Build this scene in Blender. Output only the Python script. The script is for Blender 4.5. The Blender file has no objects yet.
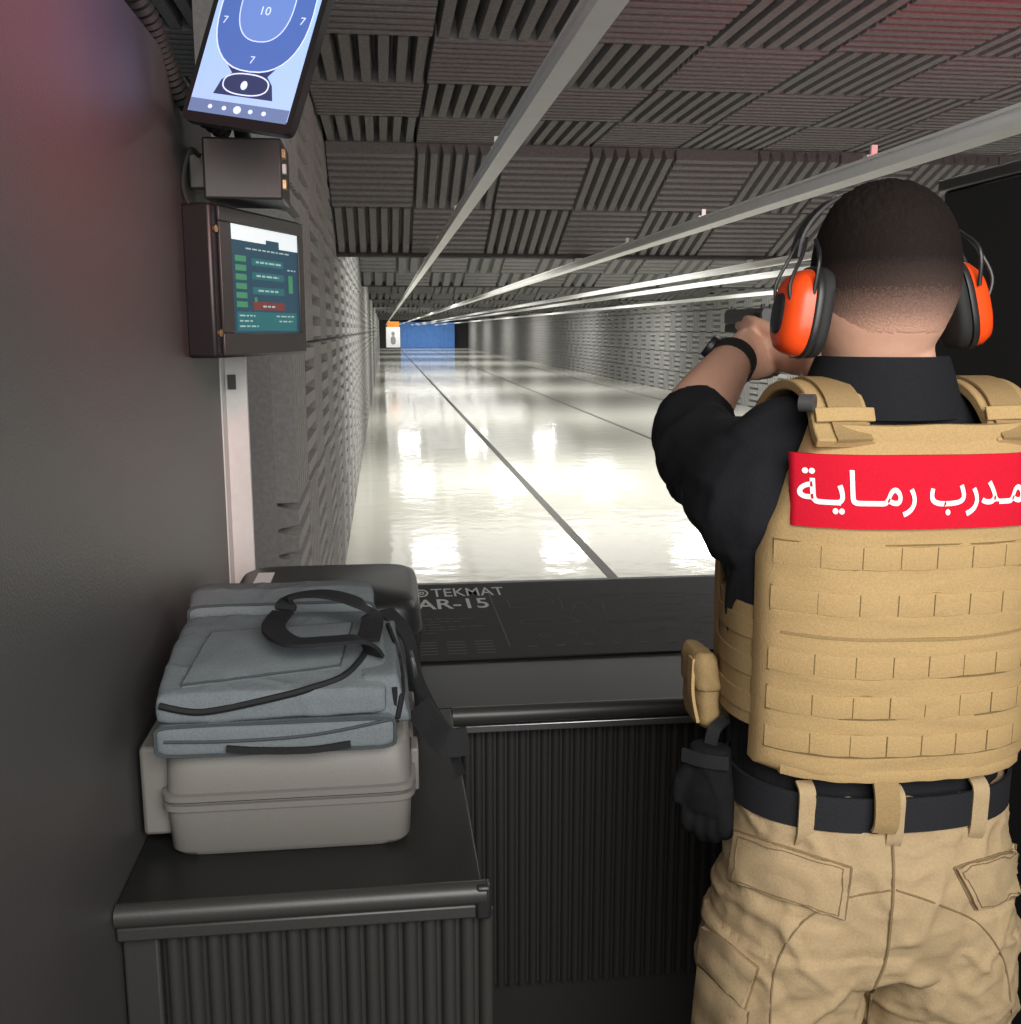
import bpy, bmesh, math, random
from mathutils import Vector, Matrix, noise
from mathutils.bvhtree import BVHTree
random.seed(4)
scene = bpy.context.scene
C = scene.collection
PI = math.pi
V = Vector
try:
    scene.view_settings.view_transform = 'Standard'
except Exception:
    pass

# ------------------------------------------------------------------ camera
CAM = V((0, 0, 1.62))
th = math.atan(182 / 1021)
ph = math.atan(128 / 1021 * math.cos(th))
Fv = V((math.sin(ph) * math.cos(th), math.cos(ph) * math.cos(th), -math.sin(th)))
Rv = V((math.cos(ph), -math.sin(ph), 0))
Uv = Rv.cross(Fv)
cd = bpy.data.cameras.new('camera')
cd.lens = 36 * 1021 / 1024
cd.sensor_width = 36
cd.clip_start = 0.02
cd.clip_end = 300
cam = bpy.data.objects.new('camera', cd)
C.objects.link(cam)
M = Matrix.Identity(4)
for i in range(3):
    M[i][0] = Rv[i]; M[i][1] = Uv[i]; M[i][2] = -Fv[i]; M[i][3] = CAM[i]
cam.matrix_world = M
scene.camera = cam


def ray(px, py):
    return Fv + Rv * ((px - 510.5) / 1021) + Uv * ((512 - py) / 1021)


def at(px, py, Y):
    d = ray(px, py)
    return CAM + d * (Y / d.y)


def atz(px, py, z):
    d = ray(px, py)
    return CAM + d * ((z - CAM.z) / d.z)


# ------------------------------------------------------------------ materials
def mat(name, col, rough=.5, metal=0., nscale=0, bump=0., var=0., emit=0., spec=None, bd=.0015):
    m = bpy.data.materials.new(name)
    m.use_nodes = True
    nt = m.node_tree
    b = nt.nodes['Principled BSDF']
    c = (col[0], col[1], col[2], 1)
    b.inputs['Base Color'].default_value = c
    b.inputs['Roughness'].default_value = rough
    b.inputs['Metallic'].default_value = metal
    if spec is not None:
        b.inputs['Specular IOR Level'].default_value = spec
    if emit:
        b.inputs['Emission Color'].default_value = c
        b.inputs['Emission Strength'].default_value = emit
    if nscale:
        tc = nt.nodes.new('ShaderNodeTexCoord')
        n = nt.nodes.new('ShaderNodeTexNoise')
        n.inputs['Scale'].default_value = nscale
        n.inputs['Detail'].default_value = 3
        nt.links.new(tc.outputs['Object'], n.inputs['Vector'])
        if bump:
            bp = nt.nodes.new('ShaderNodeBump')
            bp.inputs['Strength'].default_value = bump
            bp.inputs['Distance'].default_value = bd
            nt.links.new(n.outputs['Fac'], bp.inputs['Height'])
            nt.links.new(bp.outputs['Normal'], b.inputs['Normal'])
        if var:
            mx = nt.nodes.new('ShaderNodeMix')
            mx.data_type = 'RGBA'
            mx.inputs['A'].default_value = tuple(max(0, k * (1 - var)) for k in col) + (1,)
            mx.inputs['B'].default_value = tuple(min(1, k * (1 + var)) for k in col) + (1,)
            nt.links.new(n.outputs['Fac'], mx.inputs['Factor'])
            nt.links.new(mx.outputs['Result'], b.inputs['Base Color'])
    return m


FOAM = mat('acoustic_foam', (.215, .213, .213), 1, 0, 60, .5, .3, spec=.1, bd=.008)
FOAMW = mat('acoustic_foam_wall', (.33, .328, .32), 1, 0, 60, .5, .25, spec=.1, bd=.006)
FOAMD = mat('acoustic_foam_dark', (.07, .069, .07), 1, 0, 60, .5, .35, spec=.1, bd=.008)
BLACKP = mat('black_panel', (.062, .058, .058), .47, 0, 300, .3, .12, spec=.6, bd=.002)
BLACKM = mat('black_metal', (.038, .036, .034), .40, .0, 300, .08, .2, spec=.5)
COUNTER = mat('black_worktop', (.014, .014, .014), .38, 0, 250, .12, .2, spec=.35)
BAYFLOOR = mat('bay_floor', (.02, .02, .02), .7, 0, 40, .2, .3)
ALU = mat('aluminium_edge', (.32, .32, .33), .3, .9, 100, .03, .1)
RAIL = mat('galvanised_rail', (.92, .92, .90), .5, .0, 30, .05, .06)
ROD = mat('dark_rod', (.05, .05, .05), .6, .3, 30, .05, .12)
STEELW = mat('white_painted_metal', (.70, .69, .66), .5, 0, 50, .05, .08)
LINE = mat('floor_joint', (.15, .15, .14), .7, 0, 30, .05, .3, spec=.1)
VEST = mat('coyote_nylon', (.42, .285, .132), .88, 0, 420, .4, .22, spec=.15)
VESTD = mat('coyote_nylon_dark', (.30, .205, .095), .88, 0, 420, .4, .22, spec=.15)  # darker tan nylon for cummerbund, pouch and strap webbing
STITCH = mat('dark_stitching', (.19, .128, .058), .9, 0, 420, .2, .2, spec=.1)
PANTS = mat('khaki_ripstop', (.40, .293, .168), .92, 0, 350, .35, .18, spec=.12)
PANTSD = mat('khaki_seam', (.22, .156, .086), .92, 0, 350, .3, .14, spec=.12)
SHIRT = mat('black_cotton', (.0115, .012, .0145), .9, 0, 300, .35, .3, spec=.2)
BELT = mat('black_webbing', (.014, .014, .017), .75, 0, 400, .4, .3, spec=.3)
RED = mat('red_patch', (.56, .010, .028), .85, 0, 400, .3, .12, spec=.1)
WHITET = mat('white_thread', (.85, .83, .8), .8, 0, 300, .2, .05)
SKIN = mat('skin', (.72, .41, .29), .5, 0, 90, .08, .08)
LIP = mat('lip', (.42, .13, .10), .5, 0, 60, .1, .1)
EYEW = mat('eye_white', (.8, .78, .75), .2, 0, 30, .0, .03)
IRIS = mat('iris', (.05, .025, .015), .2, 0, 30, .0, .1)
ORANGE = mat('orange_plastic', (.86, .075, .010), .35, 0, 90, .03, .06)
BLACKPL = mat('black_plastic', (.016, .016, .017), .4, 0, 120, .05, .2)
RUBBER = mat('black_rubber', (.013, .013, .013), .75, 0, 160, .2, .25)
GLOVE = mat('black_glove_cloth', (.008, .008, .009), .9, 0, 160, .3, .3, spec=.15)
GUNM = mat('gunmetal', (.10, .10, .102), .35, .4, 120, .05, .2)
GREYCASE = mat('grey_case_plastic', (.165, .155, .141), .5, 0, 350, .15, .06)
BAG = mat('grey_canvas', (.148, .168, .178), .92, 0, 420, .5, .28, spec=.12)
BAGD = mat('grey_canvas_dark', (.060, .069, .075), .9, 0, 420, .45, .2, spec=.12)
STRAPM = mat('black_strap', (.013, .013, .015), .75, 0, 420, .4, .3, spec=.3)
LEATHER = mat('boot_leather', (.05, .035, .022), .6, 0, 100, .2, .2)
PAPER = mat('white_paper', (.8, .8, .78), .8, 0, 20, .02, .03)
INKG = mat('target_ink', (.25, .26, .27), .8, 0, 20, .02, .1)
ORANGEP = mat('orange_card', (.85, .24, .03), .8, 0, 20, .02, .05)
BLUE = mat('blue_curtain_glow', (.10, .25, .62), .8, 0, 3, .2, .2, emit=.18)  # slight emission makes the curtain look lit; it is no light source
PRINT = mat('grey_print', (.55, .55, .55), .8, 0, 90, .02, .1)
PRINTD = mat('dim_print', (.085, .085, .088), .8, 0, 90, .02, .1)
BRASS = mat('brass_screw', (.5, .33, .18), .35, .9, 90, .02, .1)
S_BG = mat('screen_navy', (.012, .045, .075), .3, 0, 9, 0, .25, emit=.8)
S_WH = mat('screen_white', (.70, .78, .80), .3, 0, 9, 0, .05, emit=.7)
S_GR = mat('screen_green', (.04, .18, .09), .3, 0, 9, 0, .05, emit=.8)
S_TX = mat('screen_text', (.25, .36, .36), .3, 0, 9, 0, .05, emit=.8)
S_RD = mat('screen_red', (.12, .025, .025), .3, 0, 9, 0, .05, emit=.8)
S_TE = mat('screen_teal', (.012, .10, .11), .3, 0, 9, 0, .1, emit=.8)
T_BG = mat('tablet_background', (.30, .46, .78), .3, 0, 5, 0, .08, emit=.75)
T_FIG = mat('tablet_figure', (.06, .115, .34), .3, 0, 7, 0, .25, emit=.9)
T_FIG2 = mat('tablet_figure_light', (.11, .19, .46), .3, 0, 7, 0, .2, emit=.9)
T_LN = mat('tablet_lines', (.50, .60, .82), .3, 0, 5, 0, .05, emit=.9)
T_DK = mat('tablet_dark', (.03, .04, .10), .3, 0, 5, 0, .05, emit=.8)
T_BAR = mat('tablet_bar', (.10, .15, .28), .3, 0, 5, 0, .05, emit=.9)


def floor_mat():
    m = mat('white_epoxy', (.8, .79, .70), .1, 0, 0)
    nt = m.node_tree
    b = nt.nodes['Principled BSDF']
    tc = nt.nodes.new('ShaderNodeTexCoord')
    n = nt.nodes.new('ShaderNodeTexNoise'); n.inputs['Scale'].default_value = 1.6; n.inputs['Detail'].default_value = 5
    nt.links.new(tc.outputs['Object'], n.inputs['Vector'])
    mx = nt.nodes.new('ShaderNodeMix'); mx.data_type = 'RGBA'
    mx.inputs['A'].default_value = (.75, .745, .655, 1); mx.inputs['B'].default_value = (.82, .815, .725, 1)
    nt.links.new(n.outputs['Fac'], mx.inputs['Factor'])
    nt.links.new(mx.outputs['Result'], b.inputs['Base Color'])
    n2 = nt.nodes.new('ShaderNodeTexNoise'); n2.inputs['Scale'].default_value = 4.5; n2.inputs['Detail'].default_value = 2
    nt.links.new(tc.outputs['Object'], n2.inputs['Vector'])
    bp = nt.nodes.new('ShaderNodeBump'); bp.inputs['Strength'].default_value = .16; bp.inputs['Distance'].default_value = .02
    nt.links.new(n2.outputs['Fac'], bp.inputs['Height'])
    nt.links.new(bp.outputs['Normal'], b.inputs['Normal'])
    b.inputs['Roughness'].default_value = .08
    b.inputs['Specular IOR Level'].default_value = .32
    return m


EPOXY = floor_mat()


def hair_mat():
    m = mat('short_dark_hair', (.02, .014, .011), .85, 0, 0, spec=.15)
    nt = m.node_tree
    b = nt.nodes['Principled BSDF']
    g = nt.nodes.new('ShaderNodeNewGeometry')
    s = nt.nodes.new('ShaderNodeSeparateXYZ')
    nt.links.new(g.outputs['Position'], s.inputs[0])
    n = nt.nodes.new('ShaderNodeTexNoise'); n.inputs['Scale'].default_value = 420; n.inputs['Detail'].default_value = 4
    nt.links.new(g.outputs['Position'], n.inputs['Vector'])
    mr = nt.nodes.new('ShaderNodeMapRange')
    mr.inputs['From Min'].default_value = 1.615; mr.inputs['From Max'].default_value = 1.700
    nt.links.new(s.outputs['Z'], mr.inputs['Value'])
    ad = nt.nodes.new('ShaderNodeMath'); ad.operation = 'MULTIPLY_ADD'
    ad.inputs[1].default_value = .28; ad.inputs[2].default_value = -.14
    nt.links.new(n.outputs['Fac'], ad.inputs[0])
    sm = nt.nodes.new('ShaderNodeMath'); sm.operation = 'ADD'; sm.use_clamp = True
    nt.links.new(mr.outputs['Result'], sm.inputs[0]); nt.links.new(ad.outputs[0], sm.inputs[1])
    cr = nt.nodes.new('ShaderNodeValToRGB')
    e = cr.color_ramp.elements
    e[0].position = 0; e[0].color = (.68, .385, .275, 1)
    e[1].position = 1; e[1].color = (.012, .0085, .0075, 1)
    k = e.new(.3); k.color = (.26, .155, .12, 1)
    k = e.new(.62); k.color = (.050, .032, .027, 1)
    nt.links.new(sm.outputs[0], cr.inputs[0])
    nt.links.new(cr.outputs[0], b.inputs['Base Color'])
    bp = nt.nodes.new('ShaderNodeBump'); bp.inputs['Strength'].default_value = .4; bp.inputs['Distance'].default_value = .002
    nt.links.new(n.outputs['Fac'], bp.inputs['Height']); nt.links.new(bp.outputs['Normal'], b.inputs['Normal'])
    return m


HAIR = hair_mat()


# ------------------------------------------------------------------ mesh builder
def catmull(pts, n):
    if len(pts) < 3 or n <= 1:
        return [V(p) if not isinstance(p, (int, float)) else p for p in pts]
    out = []
    for i in range(len(pts) - 1):
        p0 = pts[max(i - 1, 0)]; p1 = pts[i]; p2 = pts[i + 1]; p3 = pts[min(i + 2, len(pts) - 1)]
        for k in range(n):
            t = k / n
            out.append(.5 * ((2 * p1) + (p2 - p0) * t + (2 * p0 - 5 * p1 + 4 * p2 - p3) * t * t + (3 * p1 - p0 - 3 * p2 + p3) * t ** 3))
    out.append(pts[-1])
    return out


class MB:
    def __init__(s):
        s.v = []; s.f = []

    def add(s, vs, fs):
        o = len(s.v)
        s.v += [tuple(p) for p in vs]
        s.f += [tuple(i + o for i in f) for f in fs]
        return s

    def box(s, x0, x1, y0, y1, z0, z1):
        vs = [(x, y, z) for x in (x0, x1) for y in (y0, y1) for z in (z0, z1)]
        return s.add(vs, [(0, 1, 3, 2), (4, 6, 7, 5), (0, 4, 5, 1), (2, 3, 7, 6), (0, 2, 6, 4), (1, 5, 7, 3)])

    def loft(s, secs, cap=True, closed=True):
        n = len(secs[0])
        vs = [p for q in secs for p in q]
        fs = []
        for i in range(len(secs) - 1):
            for j in range(n if closed else n - 1):
                k = (j + 1) % n
                fs.append((i * n + j, i * n + k, (i + 1) * n + k, (i + 1) * n + j))
        if cap:
            fs.append(tuple(reversed(range(n))))
            fs.append(tuple(range((len(secs) - 1) * n, len(secs) * n)))
        return s.add(vs, fs)

    def tube(s, pts, radii, seg=12, sub=1, up=V((0, 0, 1)), rnd=False, cap=True):
        pts = [V(p) for p in pts]
        if isinstance(radii, (int, float)):
            radii = [radii] * len(pts)
        ra = [r if isinstance(r, (int, float)) else r[0] for r in radii]
        rb = [r if isinstance(r, (int, float)) else r[1] for r in radii]
        if sub > 1 and len(pts) > 2:
            pts, ra, rb = catmull(pts, sub), catmull(ra, sub), catmull(rb, sub)
        if rnd:
            d0 = (pts[0] - pts[1]).normalized(); d1 = (pts[-1] - pts[-2]).normalized()
            a0, b0, a1, b1 = ra[0], rb[0], ra[-1], rb[-1]
            pts = [pts[0] + d0 * b0 * .85, pts[0] + d0 * b0 * .55] + pts + [pts[-1] + d1 * b1 * .55, pts[-1] + d1 * b1 * .85]
            ra = [a0 * .4, a0 * .8] + ra + [a1 * .8, a1 * .4]
            rb = [b0 * .4, b0 * .8] + rb + [b1 * .8, b1 * .4]
        secs = []
        prev = None
        for i, p in enumerate(pts):
            t = (pts[min(i + 1, len(pts) - 1)] - pts[max(i - 1, 0)]).normalized()
            if prev is None:
                u = up if abs(t.dot(up)) < .95 else V((0, 1, 0))
                sd = t.cross(u).normalized()
            else:
                sd = (prev - t * prev.dot(t)).normalized()
            prev = sd
            u2 = sd.cross(t).normalized()
            secs.append([p + sd * (math.cos(a) * ra[i]) + u2 * (math.sin(a) * rb[i]) for a in [2 * PI * k / seg for k in range(seg)]])
        return s.loft(secs, cap)

    def strap(s, pts, w, t, side=None, sub=6):
        pts = catmull([V(p) for p in pts], sub)
        secs = []
        for i, p in enumerate(pts):
            tg = (pts[min(i + 1, len(pts) - 1)] - pts[max(i - 1, 0)]).normalized()
            sv = side if side is not None else tg.cross(V((0, 0, 1)))
            sv = V(sv); sv = (sv - tg * sv.dot(tg)).normalized()
            nn = sv.cross(tg).normalized()
            secs.append([p + sv * w / 2 + nn * t / 2, p - sv * w / 2 + nn * t / 2, p - sv * w / 2 - nn * t / 2, p + sv * w / 2 - nn * t / 2])
        return s.loft(secs)

    def sphere(s, c, r, seg=20, rings=12, fn=None):
        c = V(c)
        if isinstance(r, (int, float)):
            r = (r, r, r)
        secs = []
        for i in range(rings + 1):
            a = PI * (i + .02) / (rings + .04)
            row = []
            for j in range(seg):
                b = 2 * PI * j / seg
                d = V((math.sin(a) * math.cos(b), math.sin(a) * math.sin(b), math.cos(a)))
                row.append(fn(d) if fn else c + V((d.x * r[0], d.y * r[1], d.z * r[2])))
            secs.append(row)
        return s.loft(secs)

    def prism(s, outline, fn, w0, w1):
        n = len(outline)
        vs = [fn(u, v, w0) for u, v in outline] + [fn(u, v, w1) for u, v in outline]
        fs = [tuple(range(n)), tuple(reversed(range(n, 2 * n)))] + [(i, n + i, n + (i + 1) % n, (i + 1) % n) for i in range(n)]
        return s.add(vs, fs)

    def build(s, name, m, parent=None, world=True, smooth=True, bevel=0, angle=40, sub=0, seg=2):
        me = bpy.data.meshes.new(name)
        off = V((0, 0, 0))
        if parent is not None and world:
            q = parent
            while q is not None:
                off += q.location; q = q.parent
        me.from_pydata([tuple(V(p) - off) for p in s.v], [], s.f)
        return finish(name, me, m, parent, smooth, bevel, angle, sub, seg, True)


def finish(name, me, m, parent=None, smooth=True, bevel=0, angle=40, sub=0, seg=2, fixn=False):
    if fixn:
        bm = bmesh.new(); bm.from_mesh(me)
        bmesh.ops.recalc_face_normals(bm, faces=bm.faces)
        bm.to_mesh(me); bm.free()
    me.update()
    if smooth:
        for p in me.polygons:
            p.use_smooth = True
        me.set_sharp_from_angle(angle=math.radians(angle))
    me.materials.clear()
    me.materials.append(m)
    o = bpy.data.objects.new(name, me)
    C.objects.link(o)
    if parent is not None:
        o.parent = parent
    if bevel:
        b = o.modifiers.new('bevel', 'BEVEL'); b.width = bevel; b.segments = seg; b.limit_method = 'ANGLE'; b.angle_limit = math.radians(35)
    if sub:
        q = o.modifiers.new('sub', 'SUBSURF'); q.levels = sub; q.render_levels = sub
    return o


def tag(o, label, cat, group=None):
    o['label'] = label; o['category'] = cat
    if group:
        o['group'] = group
    return o


def thing(name, loc, label, cat, group=None, rot=None):
    o = bpy.data.objects.new(name, None)
    o.empty_display_size = .05
    C.objects.link(o)
    o.location = loc
    if rot is not None:
        o.rotation_euler = rot
    return tag(o, label, cat, group)


def struct(o):
    o['kind'] = 'structure'
    return o


def remesh(mb, voxel, it=6, disp=None):
    me = bpy.data.meshes.new('tmp')
    me.from_pydata(mb.v, [], mb.f)
    bm = bmesh.new(); bm.from_mesh(me); bmesh.ops.recalc_face_normals(bm, faces=bm.faces); bm.to_mesh(me); bm.free()
    o = bpy.data.objects.new('tmp', me)
    C.objects.link(o)
    r = o.modifiers.new('r', 'REMESH'); r.mode = 'VOXEL'; r.voxel_size = voxel
    s = o.modifiers.new('s', 'SMOOTH'); s.factor = .5; s.iterations = it
    dg = bpy.context.evaluated_depsgraph_get()
    dg.update()
    out = bpy.data.meshes.new_from_object(o.evaluated_get(dg))
    bpy.data.objects.remove(o)
    if disp:
        out.update()
        ns = [v.normal.copy() for v in out.vertices]
        for v, n in zip(out.vertices, ns):
            v.co += n * disp(v.co, n)
    return out


def shift(me, off):
    me.transform(Matrix.Translation(-V(off)))
    return me


def bvh_of(me):
    return BVHTree.FromPolygons([v.co.copy() for v in me.vertices], [tuple(p.vertices) for p in me.polygons])


def hit(bvh, px, py, Y=1.1):
    d = ray(px, py).normalized()
    h = bvh.ray_cast(CAM, d)
    if h[0] is None:
        h = bvh.find_nearest(at(px, py, Y))
    n = h[1]
    if n.dot(d) > 0:
        n = -n
    return h[0], n


def drape(bvh, quad, off=.004, nu=10, nv=8, bulge=0.):
    """a thin panel lying on a surface; quad = TL TR BR BL in photo pixels"""
    mb = MB()
    q = [V((a, b, 0)) for a, b in quad]
    top = []; bot = []
    for j in range(nv + 1):
        for i in range(nu + 1):
            u = i / nu; v = j / nv
            p = (q[0] * (1 - u) + q[1] * u) * (1 - v) + (q[3] * (1 - u) + q[2] * u) * v
            h, n = hit(bvh, p.x, p.y)
            e = off + bulge * math.sin(PI * u) ** .5 * math.sin(PI * v) ** .5
            top.append(h + n * e); bot.append(h - n * .003)
    N = nu + 1
    fs = []
    K = len(top)
    for j in range(nv):
        for i in range(nu):
            a = j * N + i
            fs.append((a, a + 1, a + N + 1, a + N)); fs.append((K + a, K + a + N, K + a + N + 1, K + a + 1))
    edge = [i for i in range(N)] + [j * N + nu for j in range(1, nv + 1)] + [nv * N + i for i in range(nu - 1, -1, -1)] + [j * N for j in range(nv - 1, 0, -1)]
    for a, b in zip(edge, edge[1:] + edge[:1]):
        fs.append((a, K + a, K + b, b))
    mb.add(top + bot, fs)
    return mb


def seam(bvh, pts, r=.0018, off=.001, sub=6, mb=None):
    mb = mb or MB()
    ps = catmull([V((a, b, 0)) for a, b in pts], sub)
    out = []
    for p in ps:
        h, n = hit(bvh, p.x, p.y)
        out.append(h + n * off)
    mb.tube(out, r, 6)
    return mb


def text_geo(s, bold=0., fine=0.):
    cu = bpy.data.curves.new('t', 'FONT')
    cu.body = s; cu.size = 1; cu.offset = bold; cu.fill_mode = 'FRONT'; cu.resolution_u = 4
    o = bpy.data.objects.new('t', cu); C.objects.link(o)
    dg = bpy.context.evaluated_depsgraph_get(); dg.update()
    me = bpy.data.meshes.new_from_object(o.evaluated_get(dg))
    bpy.data.objects.remove(o)
    if fine:
        bm = bmesh.new(); bm.from_mesh(me)
        for _ in range(6):
            bmesh.ops.triangulate(bm, faces=bm.faces)
            es = [e for e in bm.edges if e.calc_length() > fine]
            if not es:
                break
            bmesh.ops.subdivide_edges(bm, edges=es, cuts=1)
        bmesh.ops.triangulate(bm, faces=bm.faces)
        bm.to_mesh(me); bm.free()
    vs = [v.co.copy() for v in me.vertices]; fs = [tuple(p.vertices) for p in me.polygons]
    bpy.data.meshes.remove(me)
    return vs, fs


def text_fit(mb, s, fn, x0, x1, y0, y1, bold=0., keep_aspect=False, fine=0., bridge=None):
    vs, fs = text_geo(s, bold, fine)
    if not vs:
        return False
    ax = min(v.x for v in vs); bx = max(v.x for v in vs); ay = min(v.y for v in vs); by = max(v.y for v in vs)
    if bridge:
        g1, _ = text_geo(bridge[0], bold); g2, _ = text_geo(bridge[1], bold)
        if g1 and g2:
            r = max(v.x for v in g1); lo = min(v.y for v in g2); hi = max(v.y for v in g2)
            o = len(vs)
            for i in range(7):
                x = r - .05 + .42 * i / 6
                vs += [V((x, lo, 0)), V((x, hi, 0))]
            fs += [(o + 2 * i, o + 2 * i + 2, o + 2 * i + 3, o + 2 * i + 1) for i in range(6)]
    sx = (x1 - x0) / max(bx - ax, 1e-6); sy = (y1 - y0) / max(by - ay, 1e-6)
    ox = 0
    if keep_aspect:
        k = min(sx, sy); ox = ((x1 - x0) - k * (bx - ax)) / 2; sx = sy = k
    mb.add([fn(x0 + ox + (v.x - ax) * sx, y0 + (v.y - ay) * sy) for v in vs], fs)
    return True


def lerp(tab, z):
    if z <= tab[0][0]:
        return tab[0][1]
    for (a, b), (c, d) in zip(tab, tab[1:]):
        if z <= c:
            return b + (d - b) * (z - a) / (c - a)
    return tab[-1][1]


def srect(cx, cz, hw, hh, p, n, fn):
    out = []
    for k in range(n):
        a = 2 * PI * k / n
        c, s = math.cos(a), math.sin(a)
        out.append(fn(cx + hw * math.copysign(abs(c) ** (2 / p), c), cz + hh * math.copysign(abs(s) ** (2 / p), s)))
    return out


# ================================================================== THE SETTING
CZ = 2.62          # ceiling
XL, XR, YE = -.29, 7.8, 95.
PX = -.325         # left partition face


def foam_tile(mb, O, U, W, N, w, l, n, alt, dep=.05):
    A, B = (U * w, W * l) if alt else (W * l, U * w)
    if not alt:
        n = max(3, round(n * l / w))
    for i in range(n):
        s0, s1, t0, t1 = (i + .06) / n, (i + .94) / n, (i + .24) / n, (i + .76) / n
        b0, b1 = .012, .988
        vs = [O + A * s0 + B * b0, O + A * s1 + B * b0, O + A * s1 + B * b1, O + A * s0 + B * b1,
              O + A * t0 + B * b0 + N * dep, O + A * t1 + B * b0 + N * dep, O + A * t1 + B * b1 + N * dep, O + A * t0 + B * b1 + N * dep]
        mb.add(vs, [(4, 5, 6, 7), (0, 4, 7, 3), (1, 2, 6, 5), (0, 1, 5, 4), (3, 7, 6, 2)])


X3, Y3, Z3 = V((1, 0, 0)), V((0, 1, 0)), V((0, 0, 1))
TW, TL = .485, .68
D0 = 5.83
m_ = MB(); m_.box(-2.2, XR + .2, -1.0, YE + .2, CZ + .085, CZ + .15)
for r in range(-8, 50):
    for c in range(-4, 16):
        x = .198 + c * TW; y = D0 + r * TL
        if x + TW > XR + .1:
            continue
        foam_tile(m_, V((x, y, CZ + .085)), X3, Y3, -Z3, TW, TL, 7 if r < 12 else 5, (r + c) % 2 == 0, .085)
struct(m_.build('ceiling', FOAM, smooth=False))

m_ = MB(); m_.box(XL - .26, XL - .07, 3.4, YE, 0, CZ + .05)
TH = CZ / 5
k = 0
y = 3.4
while y < YE - .5:
    for r in range(5):
        foam_tile(m_, V((XL - .07, y, r * TH)), Y3, Z3, X3, TH, TH, 6 if y < 30 else 4, (k + r) % 2 == 0, .07)
    y += TH; k += 1
struct(m_.build('wall_left', FOAMW, smooth=False))
m_ = MB(); m_.box(XR + .05, XR + .24, 3.4, YE, 0, CZ + .05)
k = 0
y = 3.4
while y < YE - .5:
    for r in range(5):
        foam_tile(m_, V((XR + .05, y, r * TH)), Y3, Z3, -X3, TH, TH, 4, (k + r) % 2 == 0, .08)
    y += TH; k += 1
struct(m_.build('wall_right', FOAMW, smooth=False))
struct(MB().box(XL - .2, XR + .2, YE, YE + .2, 0, CZ + .05).build('wall_back', FOAMD, smooth=False))
struct(MB().box(-2.2, XR + .2, -1.0, 2.66, -.1, 0).build('floor', BAYFLOOR, smooth=False))
struct(MB().box(-2.2, XR + .2, 2.66, YE + .2, -.1, 0).build('floor', EPOXY, smooth=False))
for i, x in enumerate((1.485, 4.0, 6.5)):
    struct(MB().box(x - .035, x + .035, 2.7, YE, .0, .003).build('trim_%d' % (i + 1), LINE, smooth=False))


# baffles hung under the ceiling
def baffle(y0, y1, h1, lip, label, group=None, n=7):
    zb = CAM.z + h1
    t = thing('ceiling_baffle', ((XR + XL) / 2, y0, zb), label, 'baffle', group)
    mb = MB()
    mb.add([(XL, y0, CZ), (XR, y0, CZ), (XR, y1, zb), (XL, y1, zb), (XL, y1 + .12, zb), (XR, y1 + .12, zb), (XR, y1 + .12, CZ), (XL, y1 + .12, CZ)],
           [(0, 1, 2, 3), (3, 2, 5, 4), (4, 5, 6, 7), (0, 7, 6, 1), (0, 3, 4, 7), (1, 6, 5, 2)])
    sl = V((0, y1 - y0, zb - CZ)); L = sl.length; sl.normalize()
    N = X3.cross(sl); N = -N if N.z > 0 else N
    for r in range(2):
        for c in range(-1, 16):
            x = .198 + c * TW
            if x + TW > XR + .05:
                continue
            foam_tile(mb, V((x, y0, CZ)) + sl * (L / 2 * r), X3, sl, N, TW, L / 2, n, (r + c) % 2 == 0, .06)
    mb.build('sloped_face', FOAM, t, smooth=False)
    lp = MB().box(XL, XR, y1 - .02, y1 + .1, zb - lip, zb)
    for i in range(3):
        z = zb - lip + (i + .15) * lip / 3
        lp.box(XL, XR, y1 - .045, y1 - .02, z, z + lip / 3 * .6)
    lp.build('lip', FOAMD, t, smooth=False)


baffle(D0, 7.0, .55, .07, 'foam-clad ceiling baffle sloping down nearest the firing line')
for (y0, b) in ((14, .68), (23.5, .76), (33, .79), (46, .82), (58, .84), (71, .86), (84, .87)):
    baffle(y0, y0 + 1.2, b, .06, 'foam-clad ceiling baffle farther down the range behind the nearest one', 'far ceiling baffles', 3)

# ------------------------------------------------------------------ target rails
RX = .302
rail = thing('target_rail', (RX, 1.3, 2.05), 'pale metal overhead target rail nearest the left wall, crossing top centre', 'rail', 'overhead target rails')
prof = [(-.020, 0), (.020, 0), (.020, .010), (.009, .010), (.009, .036), (.016, .036), (.016, .044), (-.016, .044), (-.016, .036), (-.009, .036), (-.009, .010), (-.020, .010)]
MB().prism(prof, lambda u, v, w: V((RX + u, w, 2.034 + v)), 1.3, 94).build('channel', RAIL, rail, smooth=False)
for y in (2.75, 4.25, 5.6):
    hb = MB()
    hb.box(RX - .014, RX + .014, y - .013, y + .013, 2.078, 2.085)
    hb.box(RX - .005, RX + .005, y - .005, y + .005, 2.085, 2.112)
    hb.build('hanger_clamp', STEELW, rail, smooth=False)
MB().box(RX - .006, RX + .006, 1.315, 1.327, 2.07, CZ + .02).build('hanger_rod', ROD, rail, smooth=False)
MB().box(RX - .012, RX + .012, 7.0, 7.05, 2.07, 2.115).build('hanger_bracket', STEELW, rail, smooth=False)
RLAB = {1.33: 'wide pale metal overhead target rail passing just above the shooter',
        2.54: 'third pale metal target rail from the left, above the right-hand lanes',
        3.1: 'fourth pale metal target rail from the left, just right of the third',
        4.6: 'pale metal target rail closest to the right foam wall'}
for x, lab in RLAB.items():
    r2 = rail.copy(); C.objects.link(r2); r2.location = (x, 1.3, 2.05); r2['label'] = lab
    if x == 1.33:
        r2.scale = (1.7, 1, 1)
    for ch in list(rail.children):
        c2 = ch.copy(); C.objects.link(c2); c2.parent = r2

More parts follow.
